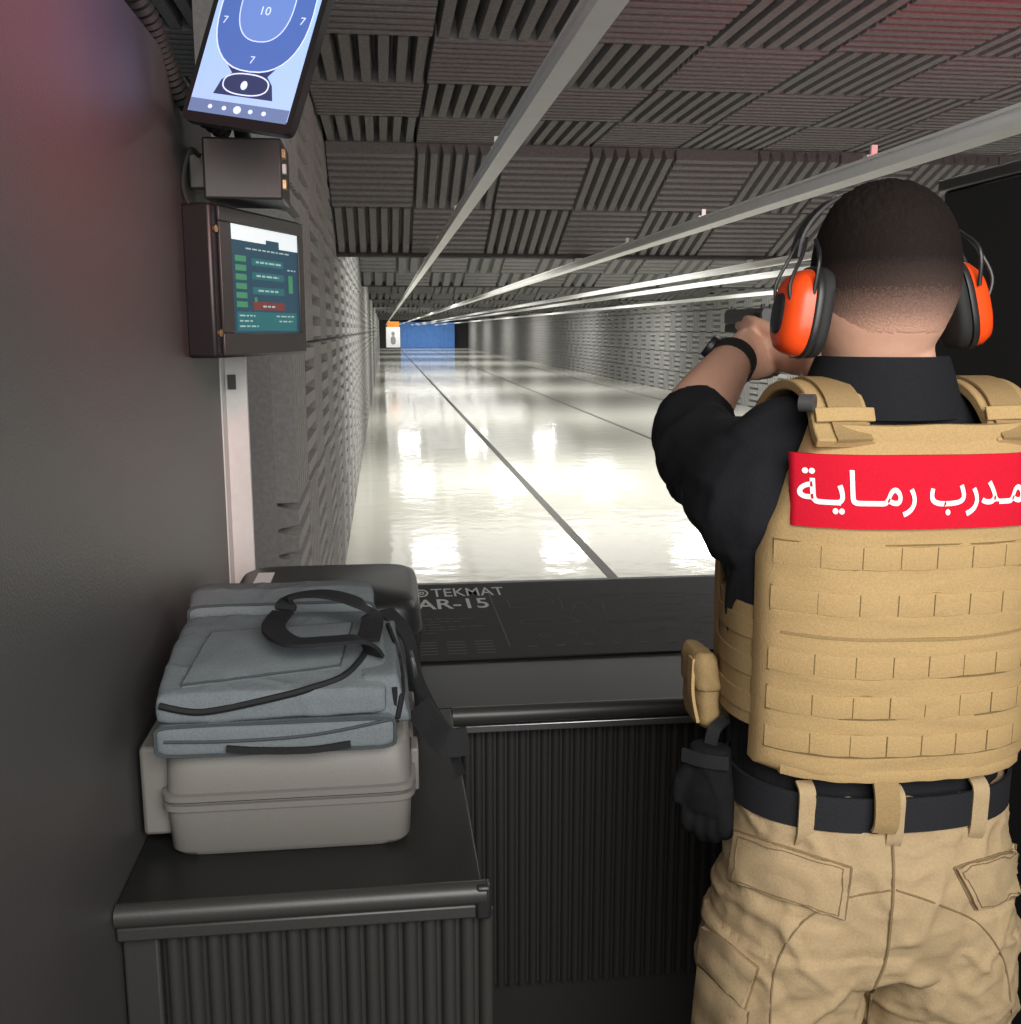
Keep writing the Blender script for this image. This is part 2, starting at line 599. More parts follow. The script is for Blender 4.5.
# ------------------------------------------------------------------ partitions
pt = thing('lane_partition', (PX - .03, 1.0, 0), 'tall matt black lane partition along the left with a white edge strip', 'partition')
MB().box(PX - .05, PX, -.6, 2.16, 0, 2.046).build('panel', BLACKP, pt, bevel=.004)
es = MB()
es.box(PX - .055, PX + .045, 2.165, 2.18, .99, 1.575)
es.box(PX - .002, PX + .003, 2.11, 2.165, .99, 1.575)
es.add([(PX, 2.14, .97), (PX + .075, 2.14, .97), (PX + .045, 2.16, 1.06), (PX, 2.16, 1.06), (PX, 2.18, .97), (PX + .075, 2.18, .97), (PX + .045, 2.18, 1.06), (PX, 2.18, 1.06)],
       [(0, 1, 2, 3), (7, 6, 5, 4), (0, 4, 5, 1), (1, 5, 6, 2), (2, 6, 7, 3), (3, 7, 4, 0)])
es = es.build('edge_strip', STEELW, pt, smooth=False, bevel=.001)
MB().box(PX + .008, PX + .024, 2.158, 2.166, 1.50, 1.53).build('slot', BLACKPL, es, smooth=False)
pr = thing('lane_partition', (1.19, 1.0, 0), 'black lane partition right of the shooter with a pale top cap', 'partition')
MB().box(1.16, 1.21, .1, 2.07, 0, 1.90).build('panel', RUBBER, pr, bevel=.004)
MB().box(1.15, 1.22, .1, 2.08, 1.90, 1.925).build('top_cap', BLACKM, pr, bevel=.004)


# ------------------------------------------------------------------ counters
def flutes(mb, x0, x1, y, z0, z1, pitch=.02, d=.009):
    n = int((x1 - x0) / pitch)
    p = (x1 - x0) / n
    lo = []; hi = []
    for i in range(n):
        for k in range(7):
            a = PI * k / 6
            x = x0 + p * (i + .5) - p * .4 * math.cos(a)
            lo.append(V((x, y - d * math.sin(a), z0))); hi.append(V((x, y - d * math.sin(a), z1)))
    m = len(lo)
    mb.add(lo + hi, [(i, i + 1, m + i + 1, m + i) for i in range(m - 1)])
    mb.add([p + V((0, 0, 0)) for p in hi] + [V((x1, y, z1)), V((x0, y, z1))], [tuple(range(m + 2))])
    return mb


KZ = .96
sc = thing('side_counter', (-.11, 1.4, 0), 'low black side counter with fluted front holding the grey cases', 'counter')
MB().box(PX + .002, .106, 1.138, 1.715, KZ - .03, KZ).build('worktop', COUNTER, sc, bevel=.003)
MB().tube([(PX + .002, 1.138, KZ - .013), (.110, 1.138, KZ - .013)], .014, 16).build('nosing', BLACKM, sc)
MB().box(PX + .002, .116, 1.131, 1.16, KZ - .044, KZ - .026).build('front_rail', BLACKM, sc, bevel=.003)
MB().box(.097, .116, 1.126, 1.148, KZ - .044, KZ + .0).build('corner_cap', BLACKPL, sc, bevel=.004)
MB().box(PX + .03, .09, 1.17, 1.70, .0, KZ - .03).build('cabinet_body', BLACKM, sc, bevel=.003)
flutes(MB(), -.276, .124, 1.160, .1, KZ - .046, .0225, .014).build('fluted_panel', BLACKM, sc, angle=60)
MB().box(-.322, -.280, 1.15, 1.18, 0, KZ - .046).build('corner_post', BLACKM, sc, bevel=.004)

mc = thing('shooting_bench', (.5, 2.2, 0), 'long black shooting bench across the lane with fluted front', 'bench')
MB().box(PX + .002, 1.158, 1.72, 2.64, KZ - .03, KZ).build('worktop', COUNTER, mc, bevel=.003)
MB().tube([(.108, 1.72, KZ - .015), (1.158, 1.72, KZ - .015)], .016, 16).build('nosing', BLACKM, mc)
MB().box(.108, 1.158, 1.712, 1.722, KZ - .046, KZ - .032).build('metal_trim', ALU, mc, bevel=.002)
MB().box(.11, 1.15, 1.78, 2.6, .0, KZ - .03).build('cabinet_body', BLACKM, mc, bevel=.003)
flutes(MB(), .127, 1.156, 1.765, .38, KZ - .050, .0205, .011).build('fluted_panel', BLACKM, mc, angle=60)

# bench mat with printing
mt = thing('bench_mat', (.42, 2.3, KZ), 'black printed rubber gun mat lying on the shooting bench', 'mat')
MB().box(-.04, .875, 1.98, 2.60, KZ + .0005, KZ + .0045).build('sheet', RUBBER, mt, bevel=.001)
mz = KZ + .0051


def on_mat(x, y):
    return V((x, y, mz))


def mat_rect(px0, py0, px1, py1):
    a = atz(px0, py1, mz); b = atz(px1, py0, mz)
    c = atz(px0, py0, mz)
    return (a.x + c.x) / 2, b.x, a.y, c.y


pm = MB()
x0, x1, y0, y1 = mat_rect(431, 589, 503, 597)
text_fit(pm, 'TEKMAT', on_mat, x0, x1, y0, y1, .006)
cx_, cy_ = atz(421.5, 592.5, mz).x, (y0 + y1) / 2
for rr, tt in ((.017, .005), (.007, .004)):
    ring = []
    for k in range(24):
        a = 2 * PI * k / 24
        ring.append(V((cx_ + math.cos(a) * rr, cy_ + math.sin(a) * rr * 2.2, mz)))
    for k in range(24):
        a = 2 * PI * k / 24
        ring.append(V((cx_ + math.cos(a) * (rr - tt), cy_ + math.sin(a) * (rr - tt) * 2.2, mz)))
    pm.add(ring, [(k, (k + 1) % 24, 24 + (k + 1) % 24, 24 + k) for k in range(24)])
x0, x1, y0, y1 = mat_rect(416, 600, 487, 610)
text_fit(pm, 'AR-15', on_mat, x0, x1, y0, y1, .014)
pm.build('printed_lettering', PRINT, mt, smooth=False)
pd = MB()


def bar(mb, x0, x1, y0, y1):
    mb.add([V((x0, y0, mz)), V((x1, y0, mz)), V((x1, y1, mz)), V((x0, y1, mz))], [(0, 1, 2, 3)])


for i in range(6):
    y = 2.27 - i * .022
    x = .005
    while x < .19 - .04 * (i % 3):
        w = random.uniform(.012, .04)
        bar(pd, x, x + w, y, y + .006); x += w + .007
for i in range(5):
    for j in range(3):
        bar(pd, .06 + j * .06, .06 + j * .06 + .04, 2.09 - i * .02, 2.098 - i * .02)


def poly(pts, t=.0028):
    for (ax, ay), (bx, by) in zip(pts, pts[1:] + pts[:1]):
        d = V((bx - ax, by - ay)); n_ = V((-d.y, d.x)).normalized() * t / 2
        pd.add([V((ax + n_.x, ay + n_.y, mz)), V((bx + n_.x, by + n_.y, mz)), V((bx - n_.x, by - n_.y, mz)), V((ax - n_.x, ay - n_.y, mz))], [(0, 1, 2, 3)])


poly([(.29, 2.42), (.36, 2.44), (.40, 2.42), (.40, 2.39), (.33, 2.35), (.29, 2.35)])
poly([(.42, 2.44), (.58, 2.44), (.58, 2.40), (.55, 2.38), (.52, 2.38), (.51, 2.30), (.475, 2.30), (.47, 2.38), (.45, 2.37), (.435, 2.31), (.41, 2.32), (.42, 2.38)])
poly([(.60, 2.44), (.75, 2.44), (.75, 2.41), (.60, 2.41)])
poly([(.76, 2.43), (.86, 2.43), (.86, 2.42), (.76, 2.42)])
poly([(.62, 2.33), (.70, 2.35), (.72, 2.31), (.64, 2.28)])
poly([(.30, 2.24), (.42, 2.25), (.43, 2.21), (.36, 2.20), (.30, 2.21)])
poly([(.76, 2.35), (.82, 2.35), (.84, 2.31), (.80, 2.28), (.76, 2.30)])
poly([(.48, 2.22), (.66, 2.23), (.66, 2.21), (.48, 2.20)])
poly([(.70, 2.22), (.85, 2.23), (.85, 2.19), (.79, 2.16), (.70, 2.18)])
for cx, cy, r_ in ((.34, 2.12, .014), (.40, 2.12, .010), (.46, 2.13, .014), (.53, 2.11, .009), (.60, 2.13, .016), (.68, 2.11, .010)):
    poly([(cx + r_ * math.cos(2 * PI * k / 12), cy + r_ * math.sin(2 * PI * k / 12)) for k in range(12)], .0025)
bar(pd, .25, .254, 2.05, 2.5)
for i in range(9):
    bar(pd, .29 + i * .06, .31 + i * .06, 2.04, 2.048)
pd.build('printed_diagram', PRINTD, mt, smooth=False)

# ------------------------------------------------------------------ grey hard case
gc = thing('hard_case', (-.13, 1.42, KZ), 'smooth warm-grey plastic hard case at the bottom of the pile on the side counter', 'case')
gx0, gx1, gy0, gy1, gz0, gz1 = -.286, .026, 1.235, 1.60, KZ + .001, 1.104
gm = (gz0 + gz1) / 2 + .004


def case_half(z0, z1, i0, i1):
    secs = []
    for z, ins in ((z0, i0), (z0 + (z1 - z0) * .12, i0 * .3), (z0 + (z1 - z0) * .88, i1 * .3), (z1, i1)):
        secs.append(srect((gx0 + gx1) / 2, (gy0 + gy1) / 2, (gx1 - gx0) / 2 - ins, (gy1 - gy0) / 2 - ins, 14, 72, lambda a, b, z=z: V((a, b, z))))
    return MB().loft(secs)


case_half(gz0, gm - .001, .010, .0).build('base_shell', GREYCASE, gc, angle=50)
case_half(gm + .001, gz1, .0, .010).build('lid', GREYCASE, gc, angle=50)
lip = []
for z, e in ((gm - .012, -.001), (gm - .010, .005), (gm - .0025, .005), (gm - .0015, -.003)):
    lip.append(srect((gx0 + gx1) / 2, (gy0 + gy1) / 2, (gx1 - gx0) / 2 + e, (gy1 - gy0) / 2 + e, 14, 72, lambda a, b, z=z: V((a, b, z))))
MB().loft(lip).build('rim', GREYCASE, gc, angle=50)
lip = []
for z, e in ((gm + .0015, -.003), (gm + .0025, .005), (gm + .010, .005), (gm + .012, -.001)):
    lip.append(srect((gx0 + gx1) / 2, (gy0 + gy1) / 2, (gx1 - gx0) / 2 + e, (gy1 - gy0) / 2 + e, 14, 72, lambda a, b, z=z: V((a, b, z))))
MB().loft(lip).build('rim', GREYCASE, gc, angle=50)
MB().box(gx1 - .001, gx1 + .010, 1.30, 1.345, gm - .03, gm + .03).build('latch', GREYCASE, gc, bevel=.003)
MB().box(gx1 - .001, gx1 + .010, 1.48, 1.525, gm - .03, gm + .03).build('latch', GREYCASE, gc, bevel=.003)
MB().box(-.318, gx0 + .006, 1.265, 1.56, KZ + .02, 1.10).build('hinge_spine', GREYCASE, gc, bevel=.006)

# ------------------------------------------------------------------ black case behind
bc = thing('equipment_case', (-.11, 1.84, KZ), 'black rounded equipment case standing behind the grey bag', 'case')


def bcs(z, e):
    return srect(-.11, 1.83, .165 - e, .16 - e, 7, 56, lambda a, b: V((a, b, z)))


ZT = 1.168
MB().loft([bcs(KZ + .001, .012), bcs(KZ + .015, 0), bcs(1.10, 0)]).build('base_shell', BLACKPL, bc, angle=50)
MB().loft([bcs(1.102, 0), bcs(ZT - .017, .0), bcs(ZT - .006, .004), bcs(ZT, .016)]).build('lid', BLACKPL, bc, angle=50)
MB().loft([bcs(1.092, -.004), bcs(1.110, -.004)]).build('rim', BLACKPL, bc, angle=50)
MB().box(-.242, -.212, 1.84, 1.92, ZT - .0005, ZT + .001).build('sticker', PAPER, bc, smooth=False)

# ------------------------------------------------------------------ soft grey bag
bg = thing('range_bag', (-.14, 1.4, 1.106), 'soft slate-grey canvas bag with black zip lying on the grey hard case', 'bag')


def soft(secdef, p=9):
    secs = []
    for (y, x0, x1, z0, z1) in secdef:
        secs.append(srect((x0 + x1) / 2, (z0 + z1) / 2, (x1 - x0) / 2, (z1 - z0) / 2, p, 72, lambda a, b, y=y: V((a, y, b))))
    return MB().loft(secs)


def piping(secdef, p=9, r=.0022, grow=.001):
    mb = MB()
    y, x0, x1, z0, z1 = secdef
    pts = srect((x0 + x1) / 2, (z0 + z1) / 2, (x1 - x0) / 2 + grow, (z1 - z0) / 2 + grow, p, 72, lambda a, b: V((a, y, b)))
    mb.tube(pts + pts[:1], r, 6)
    return mb


def crease(a):
    def f(co, n):
        k = 1 - abs(noise.noise(V((co.x * 15 + co.y * 9, co.y * 12 - co.x * 6, co.z * 12)))) * 2
        k2 = 1 - abs(noise.noise(V((co.x * 24 - co.y * 17 + 7, co.y * 21 + co.x * 12, co.z * 20)))) * 2
        return a * (noise.noise(V((co.x * 9, co.y * 9, co.z * 9))) * .6 + max(0, k - .6) * .7 + max(0, k2 - .6) * .3)
    return f


LOW = [(1.213, -.275, -.004, 1.110, 1.136), (1.216, -.284, .004, 1.1075, 1.144), (1.30, -.288, .006, 1.1075, 1.148), (1.45, -.292, .0, 1.1075, 1.165), (1.588, -.296, -.015, 1.1075, 1.190), (1.60, -.288, -.022, 1.115, 1.180)]
lowm = remesh(soft(LOW), .0035, 1, crease(.004))
lb = bvh_of(lowm)
finish('main_body', shift(lowm, bg.location), BAG, bg, angle=180)
piping(LOW[1]).build('piping', BAGD, bg)
TOP = [(1.221, -.272, -.018, 1.150, 1.174), (1.225, -.282, -.006, 1.147, 1.183), (1.28, -.286, -.003, 1.147, 1.199), (1.36, -.288, -.006, 1.150, 1.212), (1.455, -.288, -.016, 1.158, 1.217), (1.468, -.282, -.024, 1.166, 1.208)]
topm = remesh(soft(TOP), .0035, 1, crease(.0055))
tb = bvh_of(topm)
REAR = [(1.474, -.276, -.03, 1.18, 1.212), (1.480, -.288, -.022, 1.172, 1.224), (1.53, -.293, -.022, 1.172, 1.236), (1.590, -.293, -.028, 1.178, 1.231), (1.60, -.284, -.036, 1.184, 1.218)]
rearm = remesh(soft(REAR), .0035, 1, crease(.005))
rb = bvh_of(rearm)
piping(REAR[1]).build('piping', BAGD, bg)
seam(tb, [(160, 706), (200, 712), (255, 702), (310, 689), (345, 676), (366, 652), (370, 628)], .0045, .001).build('zip', STRAPM, bg)
# raised flat panel on the front pocket
drape(tb, [(212, 636), (352, 626), (340, 668), (182, 688)], .006, 18, 10, .002).build('front_panel', BAG, bg, angle=60)
pb_ = MB()
for a, b in (((212, 636), (352, 626)), ((352, 626), (340, 668)), ((340, 668), (182, 688)), ((182, 688), (212, 636))):
    seam(tb, [(a[0] + (b[0] - a[0]) * t / 6, a[1] + (b[1] - a[1]) * t / 6) for t in range(7)], .0018, .0045, 2, pb_)
pb_.build('seam_piping', BAGD, bg)
seam(lb, [(164, 742), (230, 741), (310, 735), (390, 720)], .0022, .0006).build('seam_piping', BAGD, bg)
finish('front_pocket', shift(topm, bg.location), BAG, bg, angle=180)
finish('rear_pocket', shift(rearm, bg.location), BAG, bg, angle=180)
side = MB().loft([srect(1.385, 1.160, .150, .035, 8, 52, lambda a, b, x=x: V((x + (1.17 - b) * .25, a, b))) for x in (-.03, .0, .014)])
sm_ = remesh(side, .0035, 2, crease(.003))
sb_ = bvh_of(sm_)
seam(sb_, [(388, 625), (398, 655), (402, 690), (396, 725)], .0035, .001).build('side_zip', STRAPM, bg)
finish('side_pocket', shift(sm_, bg.location), BAG, bg, angle=180)
MB().strap([(-.05, 1.208, 1.116), (-.10, 1.205, 1.112), (-.16, 1.208, 1.113), (-.20, 1.209, 1.117)], .008, .004, (0, 0, 1)).build('pull_cord', STRAPM, bg)
hp = [atz(283, 612, 1.240), atz(273, 628, 1.238), atz(292, 642, 1.234), atz(330, 641, 1.234), atz(362, 640, 1.230), atz(376, 655, 1.205)]
MB().strap(hp, .030, .005, None).build('carry_handle', STRAPM, bg)
hp = [atz(285, 610, 1.24), atz(292, 597, 1.256), atz(325, 594, 1.265), atz(358, 603, 1.256), atz(372, 618, 1.236), atz(368, 640, 1.222)]
MB().strap(hp, .030, .005, None).build('carry_handle', STRAPM, bg)
sp = [(-.005, 1.50, 1.205), (.026, 1.46, 1.175), (.040, 1.43, 1.12), (.060, 1.42, 1.075), (.085, 1.40, 1.03), (.098, 1.385, .985)]
MB().strap(sp, .028, .004, (.3, 1, .3)).build('shoulder_strap', STRAPM, bg)
sp = [at(418, 706, 1.40), at(432, 726, 1.38), at(448, 742, 1.36), at(468, 740, 1.36)]
MB().strap(sp, .040, .007, (.5, .1, .85)).build('shoulder_pad', STRAPM, bg)
MB().tube([(.030, 1.36, 1.175), (.034, 1.36, 1.155), (.036, 1.375, 1.14), (.034, 1.39, 1.155), (.030, 1.39, 1.175)], .0025, 8, 4).build('clasp', ALU, bg)

# ------------------------------------------------------------------ control screen on the partition
A0 = V((-.277, 1.78, 1.70)); A1 = V((-.155, 2.10, 1.70))
ang = math.atan2(A1.y - A0.y, A1.x - A0.x)
WD = (A1 - A0).length
cs = thing('control_screen', (A0 + A1) / 2, 'black wall-mounted control box with a small dark menu screen', 'screen', None, (0, 0, ang))
hw, hh = WD / 2, .127
MB().box(-hw, hw, 0, .055, -hh, hh).build('housing', BLACKPL, cs, world=False, bevel=.006)
fr = MB()
fr.box(-hw + .02, hw - .003, -.006, .0, -hh + .004, -hh + .042); fr.box(-hw + .02, hw - .003, -.006, .0, hh - .028, hh - .004)
fr.box(-hw + .02, -hw + .058, -.006, 0, -hh + .042, hh - .028); fr.box(hw - .024, hw - .003, -.006, 0, -hh + .042, hh - .028)
fr.build('bezel', BLACKM, cs, world=False, bevel=.002)
sx0, sx1, sz0, sz1 = -hw + .058, hw - .024, -hh + .042, hh - .028
scr = MB().box(sx0, sx1, -.002, 0, sz0, sz1).build('display', S_BG, cs, world=False, smooth=False)


def srec(name, m, rects, y=-.0026):
    mb = MB()
    for a, b, c, d in rects:
        X0_, X1_ = sx0 + (sx1 - sx0) * a, sx0 + (sx1 - sx0) * c
        Z0_, Z1_ = sz1 - (sz1 - sz0) * d, sz1 - (sz1 - sz0) * b
        mb.add([(X0_, y, Z0_), (X1_, y, Z0_), (X1_, y, Z1_), (X0_, y, Z1_)], [(0, 1, 2, 3)])
    return mb.build(name, m, scr, world=False, smooth=False)


srec('display_banner', S_WH, [(0, 0, 1, .10), (0, .1, .5, .14), (.7, .1, 1, .17)])
srec('display_panel', S_TE, [(.28, .29, .76, .36), (.28, .42, .76, .49), (.28, .56, .76, .63), (.05, .80, .95, .98)], -.0026)
srec('display_panel', S_RD, [(.28, .70, .76, .78)], -.0026)
srec('display_buttons', S_GR, [(.05, .28 + i * .085, .2, .335 + i * .085) for i in range(6)] + [(.83, .42, .9, .6), (.3, .66, .34, .70)], -.003)


def words(rows):
    out = []
    for a, b, c, h in rows:
        x = a
        while x < c:
            w = random.uniform(.03, .09)
            out.append((x, b, min(x + w, c), b + h)); x += w + .018
    return out


srec('display_text', S_TX, words([(.34, .315, .72, .018), (.34, .445, .68, .018), (.36, .585, .66, .018), (.42, .735, .60, .018), (.08, .83, .3, .014), (.08, .88, .26, .014), (.62, .83, .9, .014), (.66, .88, .88, .014), (.08, .93, .34, .014), (.82, .36, .95, .014), (.2, .2, .85, .014)]), -.0032)
for z in (.085, -.085):
    mb = MB(); mb.tube([(-hw + .010, -.0005, z), (-hw + .010, -.005, z)], .006, 14)
    mb.build('screw', BRASS, cs, world=False)
MB().box(-hw + .05, hw - .06, .055, .10, -.05, .05).build('wall_bracket', BLACKM, cs, world=False, bevel=.004)

# ------------------------------------------------------------------ tablet screen above
BL = at(180, 119, 1.65); BR = at(289, 136, 1.54)
ux = (BR - BL).normalized()
dT = ray(180 + 36 * 1.3, 119 - 127 * 1.3)
TLp = CAM + dT * ((BL - CAM).dot(ux) / dT.dot(ux))
uz = (TLp - BL); Lz = uz.length; uz.normalize(); uy = uz.cross(ux)
TWd = (BR - BL).length
THt = Lz * 1.5
tbt = thing('target_monitor', BL, 'tilted tablet monitor showing a blue target silhouette, top left', 'monitor')
Mx = Matrix.Identity(3)
for i in range(3):
    Mx[i][0] = ux[i]; Mx[i][1] = uy[i]; Mx[i][2] = uz[i]
tbt.rotation_euler = Mx.to_euler()
MB().prism([(TWd / 2 + p.x, THt / 2 + p.y) for p in srect(0, 0, TWd / 2, THt / 2, 22, 64, lambda a, b: V((a, b, 0)))], lambda u, v, w: V((u, w, v)), 0, .014).build('casing', BLACKPL, tbt, world=False, angle=30)
bz = .05 * TWd
dsp = MB().box(bz, TWd - bz, -.0008, 0, bz * 1.8, THt - bz * 1.6).build('display', T_BG, tbt, world=False, smooth=False)
KV = Lz / 1.3 / 1.17    # length of one "unit" up the screen (110 px in the photograph)


def tq(name, m, pts, y):
    return MB().add([V((u * TWd, y, v * KV)) for u, v in pts], [tuple(range(len(pts)))]).build(name, m, dsp, world=False, smooth=False)


def ell(cu, cv, ru, rv, n=40, p=2.4):
    return [(q.x, q.y) for q in srect(cu, cv, ru, rv, p, n, lambda a, b: V((a, b, 0)))]


tq('display_toolbar', T_BAR, [(.05, .09), (.95, .09), (.95, .21), (.05, .21)], -.0011)
tq('target_neck', T_DK, [(.24, .27), (.78, .27), (.74, .40), (.68, .47), (.76, .58), (.26, .58), (.36, .47), (.28, .40)], -.0011)
tq('target_outer', T_FIG, ell(.51, 1.05, .42, .56), -.0013)


def ringq(name, m, cu, cv, ru, rv, t, y):
    o = ell(cu, cv, ru, rv); i = ell(cu, cv, ru - t, rv - t); n = len(o)
    MB().add([V((u * TWd, y, v * KV)) for u, v in o + i], [(k, (k + 1) % n, n + (k + 1) % n, n + k) for k in range(n)]).build(name, m, dsp, world=False, smooth=False)


tq('target_inner', T_FIG2, ell(.51, 1.12, .24, .36), -.0015)
ringq('target_ring', T_LN, .51, 1.05, .42, .56, .012, -.0017)
ringq('target_ring', T_LN, .51, 1.12, .24, .36, .009, -.0017)
ringq('target_ring', T_LN, .51, .38, .21, .10, .012, -.0017)
tm = MB()
for s_, u, v, h in (('10', .51, 1.04, .075), ('7', .17, .93, .065), ('7', .85, .98, .065), ('7', .51, .60, .065)):
    text_fit(tm, s_, lambda a, b: V((a * TWd, -.0019, b * KV)), u - .08, u + .08, v - h / 2, v + h / 2, .0, True)
tm.build('target_scores', T_LN, dsp, world=False, smooth=False)
im = MB()
for i, u in enumerate((.25, .38, .5, .62, .74)):
    im.add([V((a * TWd, -.0019, b * KV)) for a, b in ell(u, .15, .020 if i != 2 else .035, .020 if i != 2 else .035, 16, 2)], [tuple(range(16))])
im.add([V((a * TWd, -.0019, b * KV)) for a, b in ell(.5, .37, .03, .04, 16, 2)], [tuple(range(16))])
im.build('display_icons', T_LN, dsp, world=False, smooth=False)

mo = thing('monitor_mount', (-.25, 1.86, 1.95), 'small black mounting box between the tilted tablet and the control box', 'mount')
p0 = at(206, 200, 1.85); p1 = at(282, 140, 1.85)
MB().box(p0.x, p1.x, 1.83, 1.97, p0.z, p1.z).build('junction_box', BLACKM, mo, bevel=.004)
MB().box(PX + .002, p0.x + .02, 1.87, 1.93, p0.z + .02, p1.z - .02).build('wall_arm', BLACKM, mo, bevel=.004)
mb = MB(); mb.tube([((p0.x + p1.x) / 2, 1.90, p1.z - .01), ((p0.x + p1.x) / 2, 1.84, p1.z + .03), tuple(BL + ux * TWd * .5 + uy * .030 + uz * .08)], .014, 12, 4)
mb.build('ball_arm', BLACKPL, mo)
for z in (.03, .055, .08):
    MB().box(p1.x - .002, p1.x + .006, 1.835, 1.85, p0.z + z - .012, p0.z + z + .004).build('connector', BRASS if z != .055 else STEELW, mo, bevel=.001)
mb = MB(); mb.tube([(p0.x - .006, 1.84, p1.z - .03), at(190, 150, 1.8), at(183, 180, 1.8), at(190, 205, 1.8), (A0.x - .002, 1.82, 1.80)], .004, 8, 6)
tag(mb.build('cable', RUBBER), 'thin black cable looping beside the mounting box', 'cable')
mb = MB()
hose = [at(120, -30, 1.62), at(150, 20, 1.68), at(165, 60, 1.74), at(185, 100, 1.80), (p0.x + .03, 1.90, p1.z + .02)]
hs = catmull([V(p) for p in hose], 14)
mb.tube(hs, [.017 if i % 2 else .013 for i in range(len(hs))], 12)
tag(mb.build('corrugated_hose', RUBBER), 'black corrugated cable hose over the partition at top left', 'hose')

# ------------------------------------------------------------------ far end
tg = thing('paper_target', (.44, 45, .9), 'small white paper target with orange header hanging far down the lane', 'target')
MB().box(.15, .75, 45, 45.01, .88, 1.75).build('paper', PAPER, tg, smooth=False)
MB().box(.20, .72, 44.99, 45.0, 1.75, 1.98).build('header', ORANGEP, tg, smooth=False)
mb = MB()
mb.add([V((a, 44.99, b)) for a, b in ell(.45, 1.18, .11, .18)], [tuple(range(40))])
mb.add([V((a, 44.988, b)) for a, b in ell(.45, 1.46, .07, .09)], [tuple(range(40))])
mb.build('silhouette', INKG, tg, smooth=False)
MB().box(.285, .32, 44.98, 45.02, 1.97, 2.034).build('clip', STEELW, tg, smooth=False)
bs = MB()
n = 60
lo = [V((1.6 + 4.9 * i / n, 94.2 + .015 * math.sin(i * 1.3), .02)) for i in range(n + 1)]
hi = [p + V((0, 0, 2.3)) for p in lo]
bs.add(lo + hi, [(i, i + 1, n + 2 + i, n + 1 + i) for i in range(n)])
bs.add([p + V((0, .05, 0)) for p in lo + hi], [(i, n + 1 + i, n + 2 + i, i + 1) for i in range(n)])
tag(bs.build('backstop_curtain', BLUE), 'bright blue curtain across the far end of the range', 'curtain')

# ================================================================== THE PERSON
X0 = .603
XH = .5815
person = thing('person', (X0, 1.17, 0), 'person seen from behind aiming a pistol, tan vest, black shirt, khaki trousers', 'person')
PL = V(person.location)
HC = V((XH, 1.165, 1.662))


def mir(p):
    return V((2 * X0 - p[0], p[1], p[2]))


def headpt(d, off=0.):
    p = V((d.x * .0775, d.y * .100, d.z * .115))
    if d.z > 0:
        p.x *= 1 + .09 * d.z * d.z
    if d.z < 0:
        s = -d.z
        p.x *= 1 - .22 * s * s
        if d.y < 0:
            p.y *= 1 - .40 * s
        else:
            p.y *= 1 - .08 * s
    if d.y < 0 and d.z > -.4:
        p.y *= 1.04
    return HC + p + d * off


def rings(mb, tab, n=36, p=2.3):
    secs = []
    for z, cx, cy, rx, ry in tab:
        secs.append(srect(cx, cy, rx, ry, p, n, lambda a, b, z=z: V((a, b, z))))
    mb.loft(secs)


bd = MB()
rings(bd, [(.84, X0, 1.17, .12, .09), (.92, X0, 1.165, .155, .11), (1.0, X0, 1.17, .15, .105), (1.1, X0, 1.18, .138, .095), (1.25, X0, 1.187, .15, .095),
           (1.38, X0, 1.187, .158, .096), (1.455, X0, 1.18, .150, .084), (1.49, X0, 1.175, .115, .071), (1.525, X0 - .006, 1.172, .076, .065), (1.55, X0 - .010, 1.17, .066, .062), (1.60, XH + .005, 1.175, .062, .063), (1.65, XH, 1.178, .060, .06)])
bd.sphere(HC, .1, 36, 24, headpt)
bd.tube([HC + V((0, .088, .012)), HC + V((0, .108, -.018)), HC + V((0, .100, -.034))], [.008, .012, .010], 10, 3, rnd=True)
bd.tube([HC + V((-.045, .072, .026)), HC + V((0, .094, .022)), HC + V((.045, .072, .026))], .008, 8, 4, rnd=True)
bd.tube([HC + V((-.022, .082, -.058)), HC + V((0, .094, -.06)), HC + V((.022, .082, -.058))], .007, 8, 4, rnd=True)
bd.sphere(HC + V((0, .072, -.093)), (.026, .022, .018), 14, 8)
for s in (-1, 1):
    bd.sphere(HC + V((s * .077, .0, -.012)), (.008, .018, .031), 12, 8)
    bd.tube([(X0 + s * .085, 1.168, .93), (X0 + s * .098, 1.17, .75), (X0 + s * .105, 1.185, .50), (X0 + s * .11, 1.175, .33), (X0 + s * .115, 1.165, .09)],
            [(.088, .1), (.078, .088), (.055, .058), (.052, .06), (.036, .04)], 20, 4, up=V((0, 1, 0)))
    bd.tube([(X0 + s * .115, 1.14, .05), (X0 + s * .125, 1.30, .035)], [.035, .032], 12, rnd=True)
# hands and pistol share this shift
HS = V((-.013, -.035, .017))
SH = V((.447, 1.180, 1.445)); EL = V((.428, 1.40, 1.472)); WR = V((.568, 1.618, 1.562)) + HS
FM = V((.462, 1.462, 1.508))
arm = [V((.515, 1.180, 1.440)), SH, V((.430, 1.29, 1.450)), EL, FM, WR]
arr = [.046, .046, .044, .045, .048, .032]
bd.tube(arm, arr, 18, 5)
WRr = V((.695, 1.60, 1.555)) + HS
arm2 = [mir(p) for p in arm[:4]] + [V((.745, 1.475, 1.490)), WRr]
arm2[3] = V((.770, 1.40, 1.455))
bd.tube(arm2, arr, 18, 5)
GX = .643 + HS.x


def H(*p):
    return V(p) + HS


bd.tube([WR, H(.597, 1.662, 1.565), H(.618, 1.695, 1.562), H(.620, 1.715, 1.56)], [(.026, .03), (.021, .042), (.017, .045), (.013, .038)], 16, 4, rnd=True)
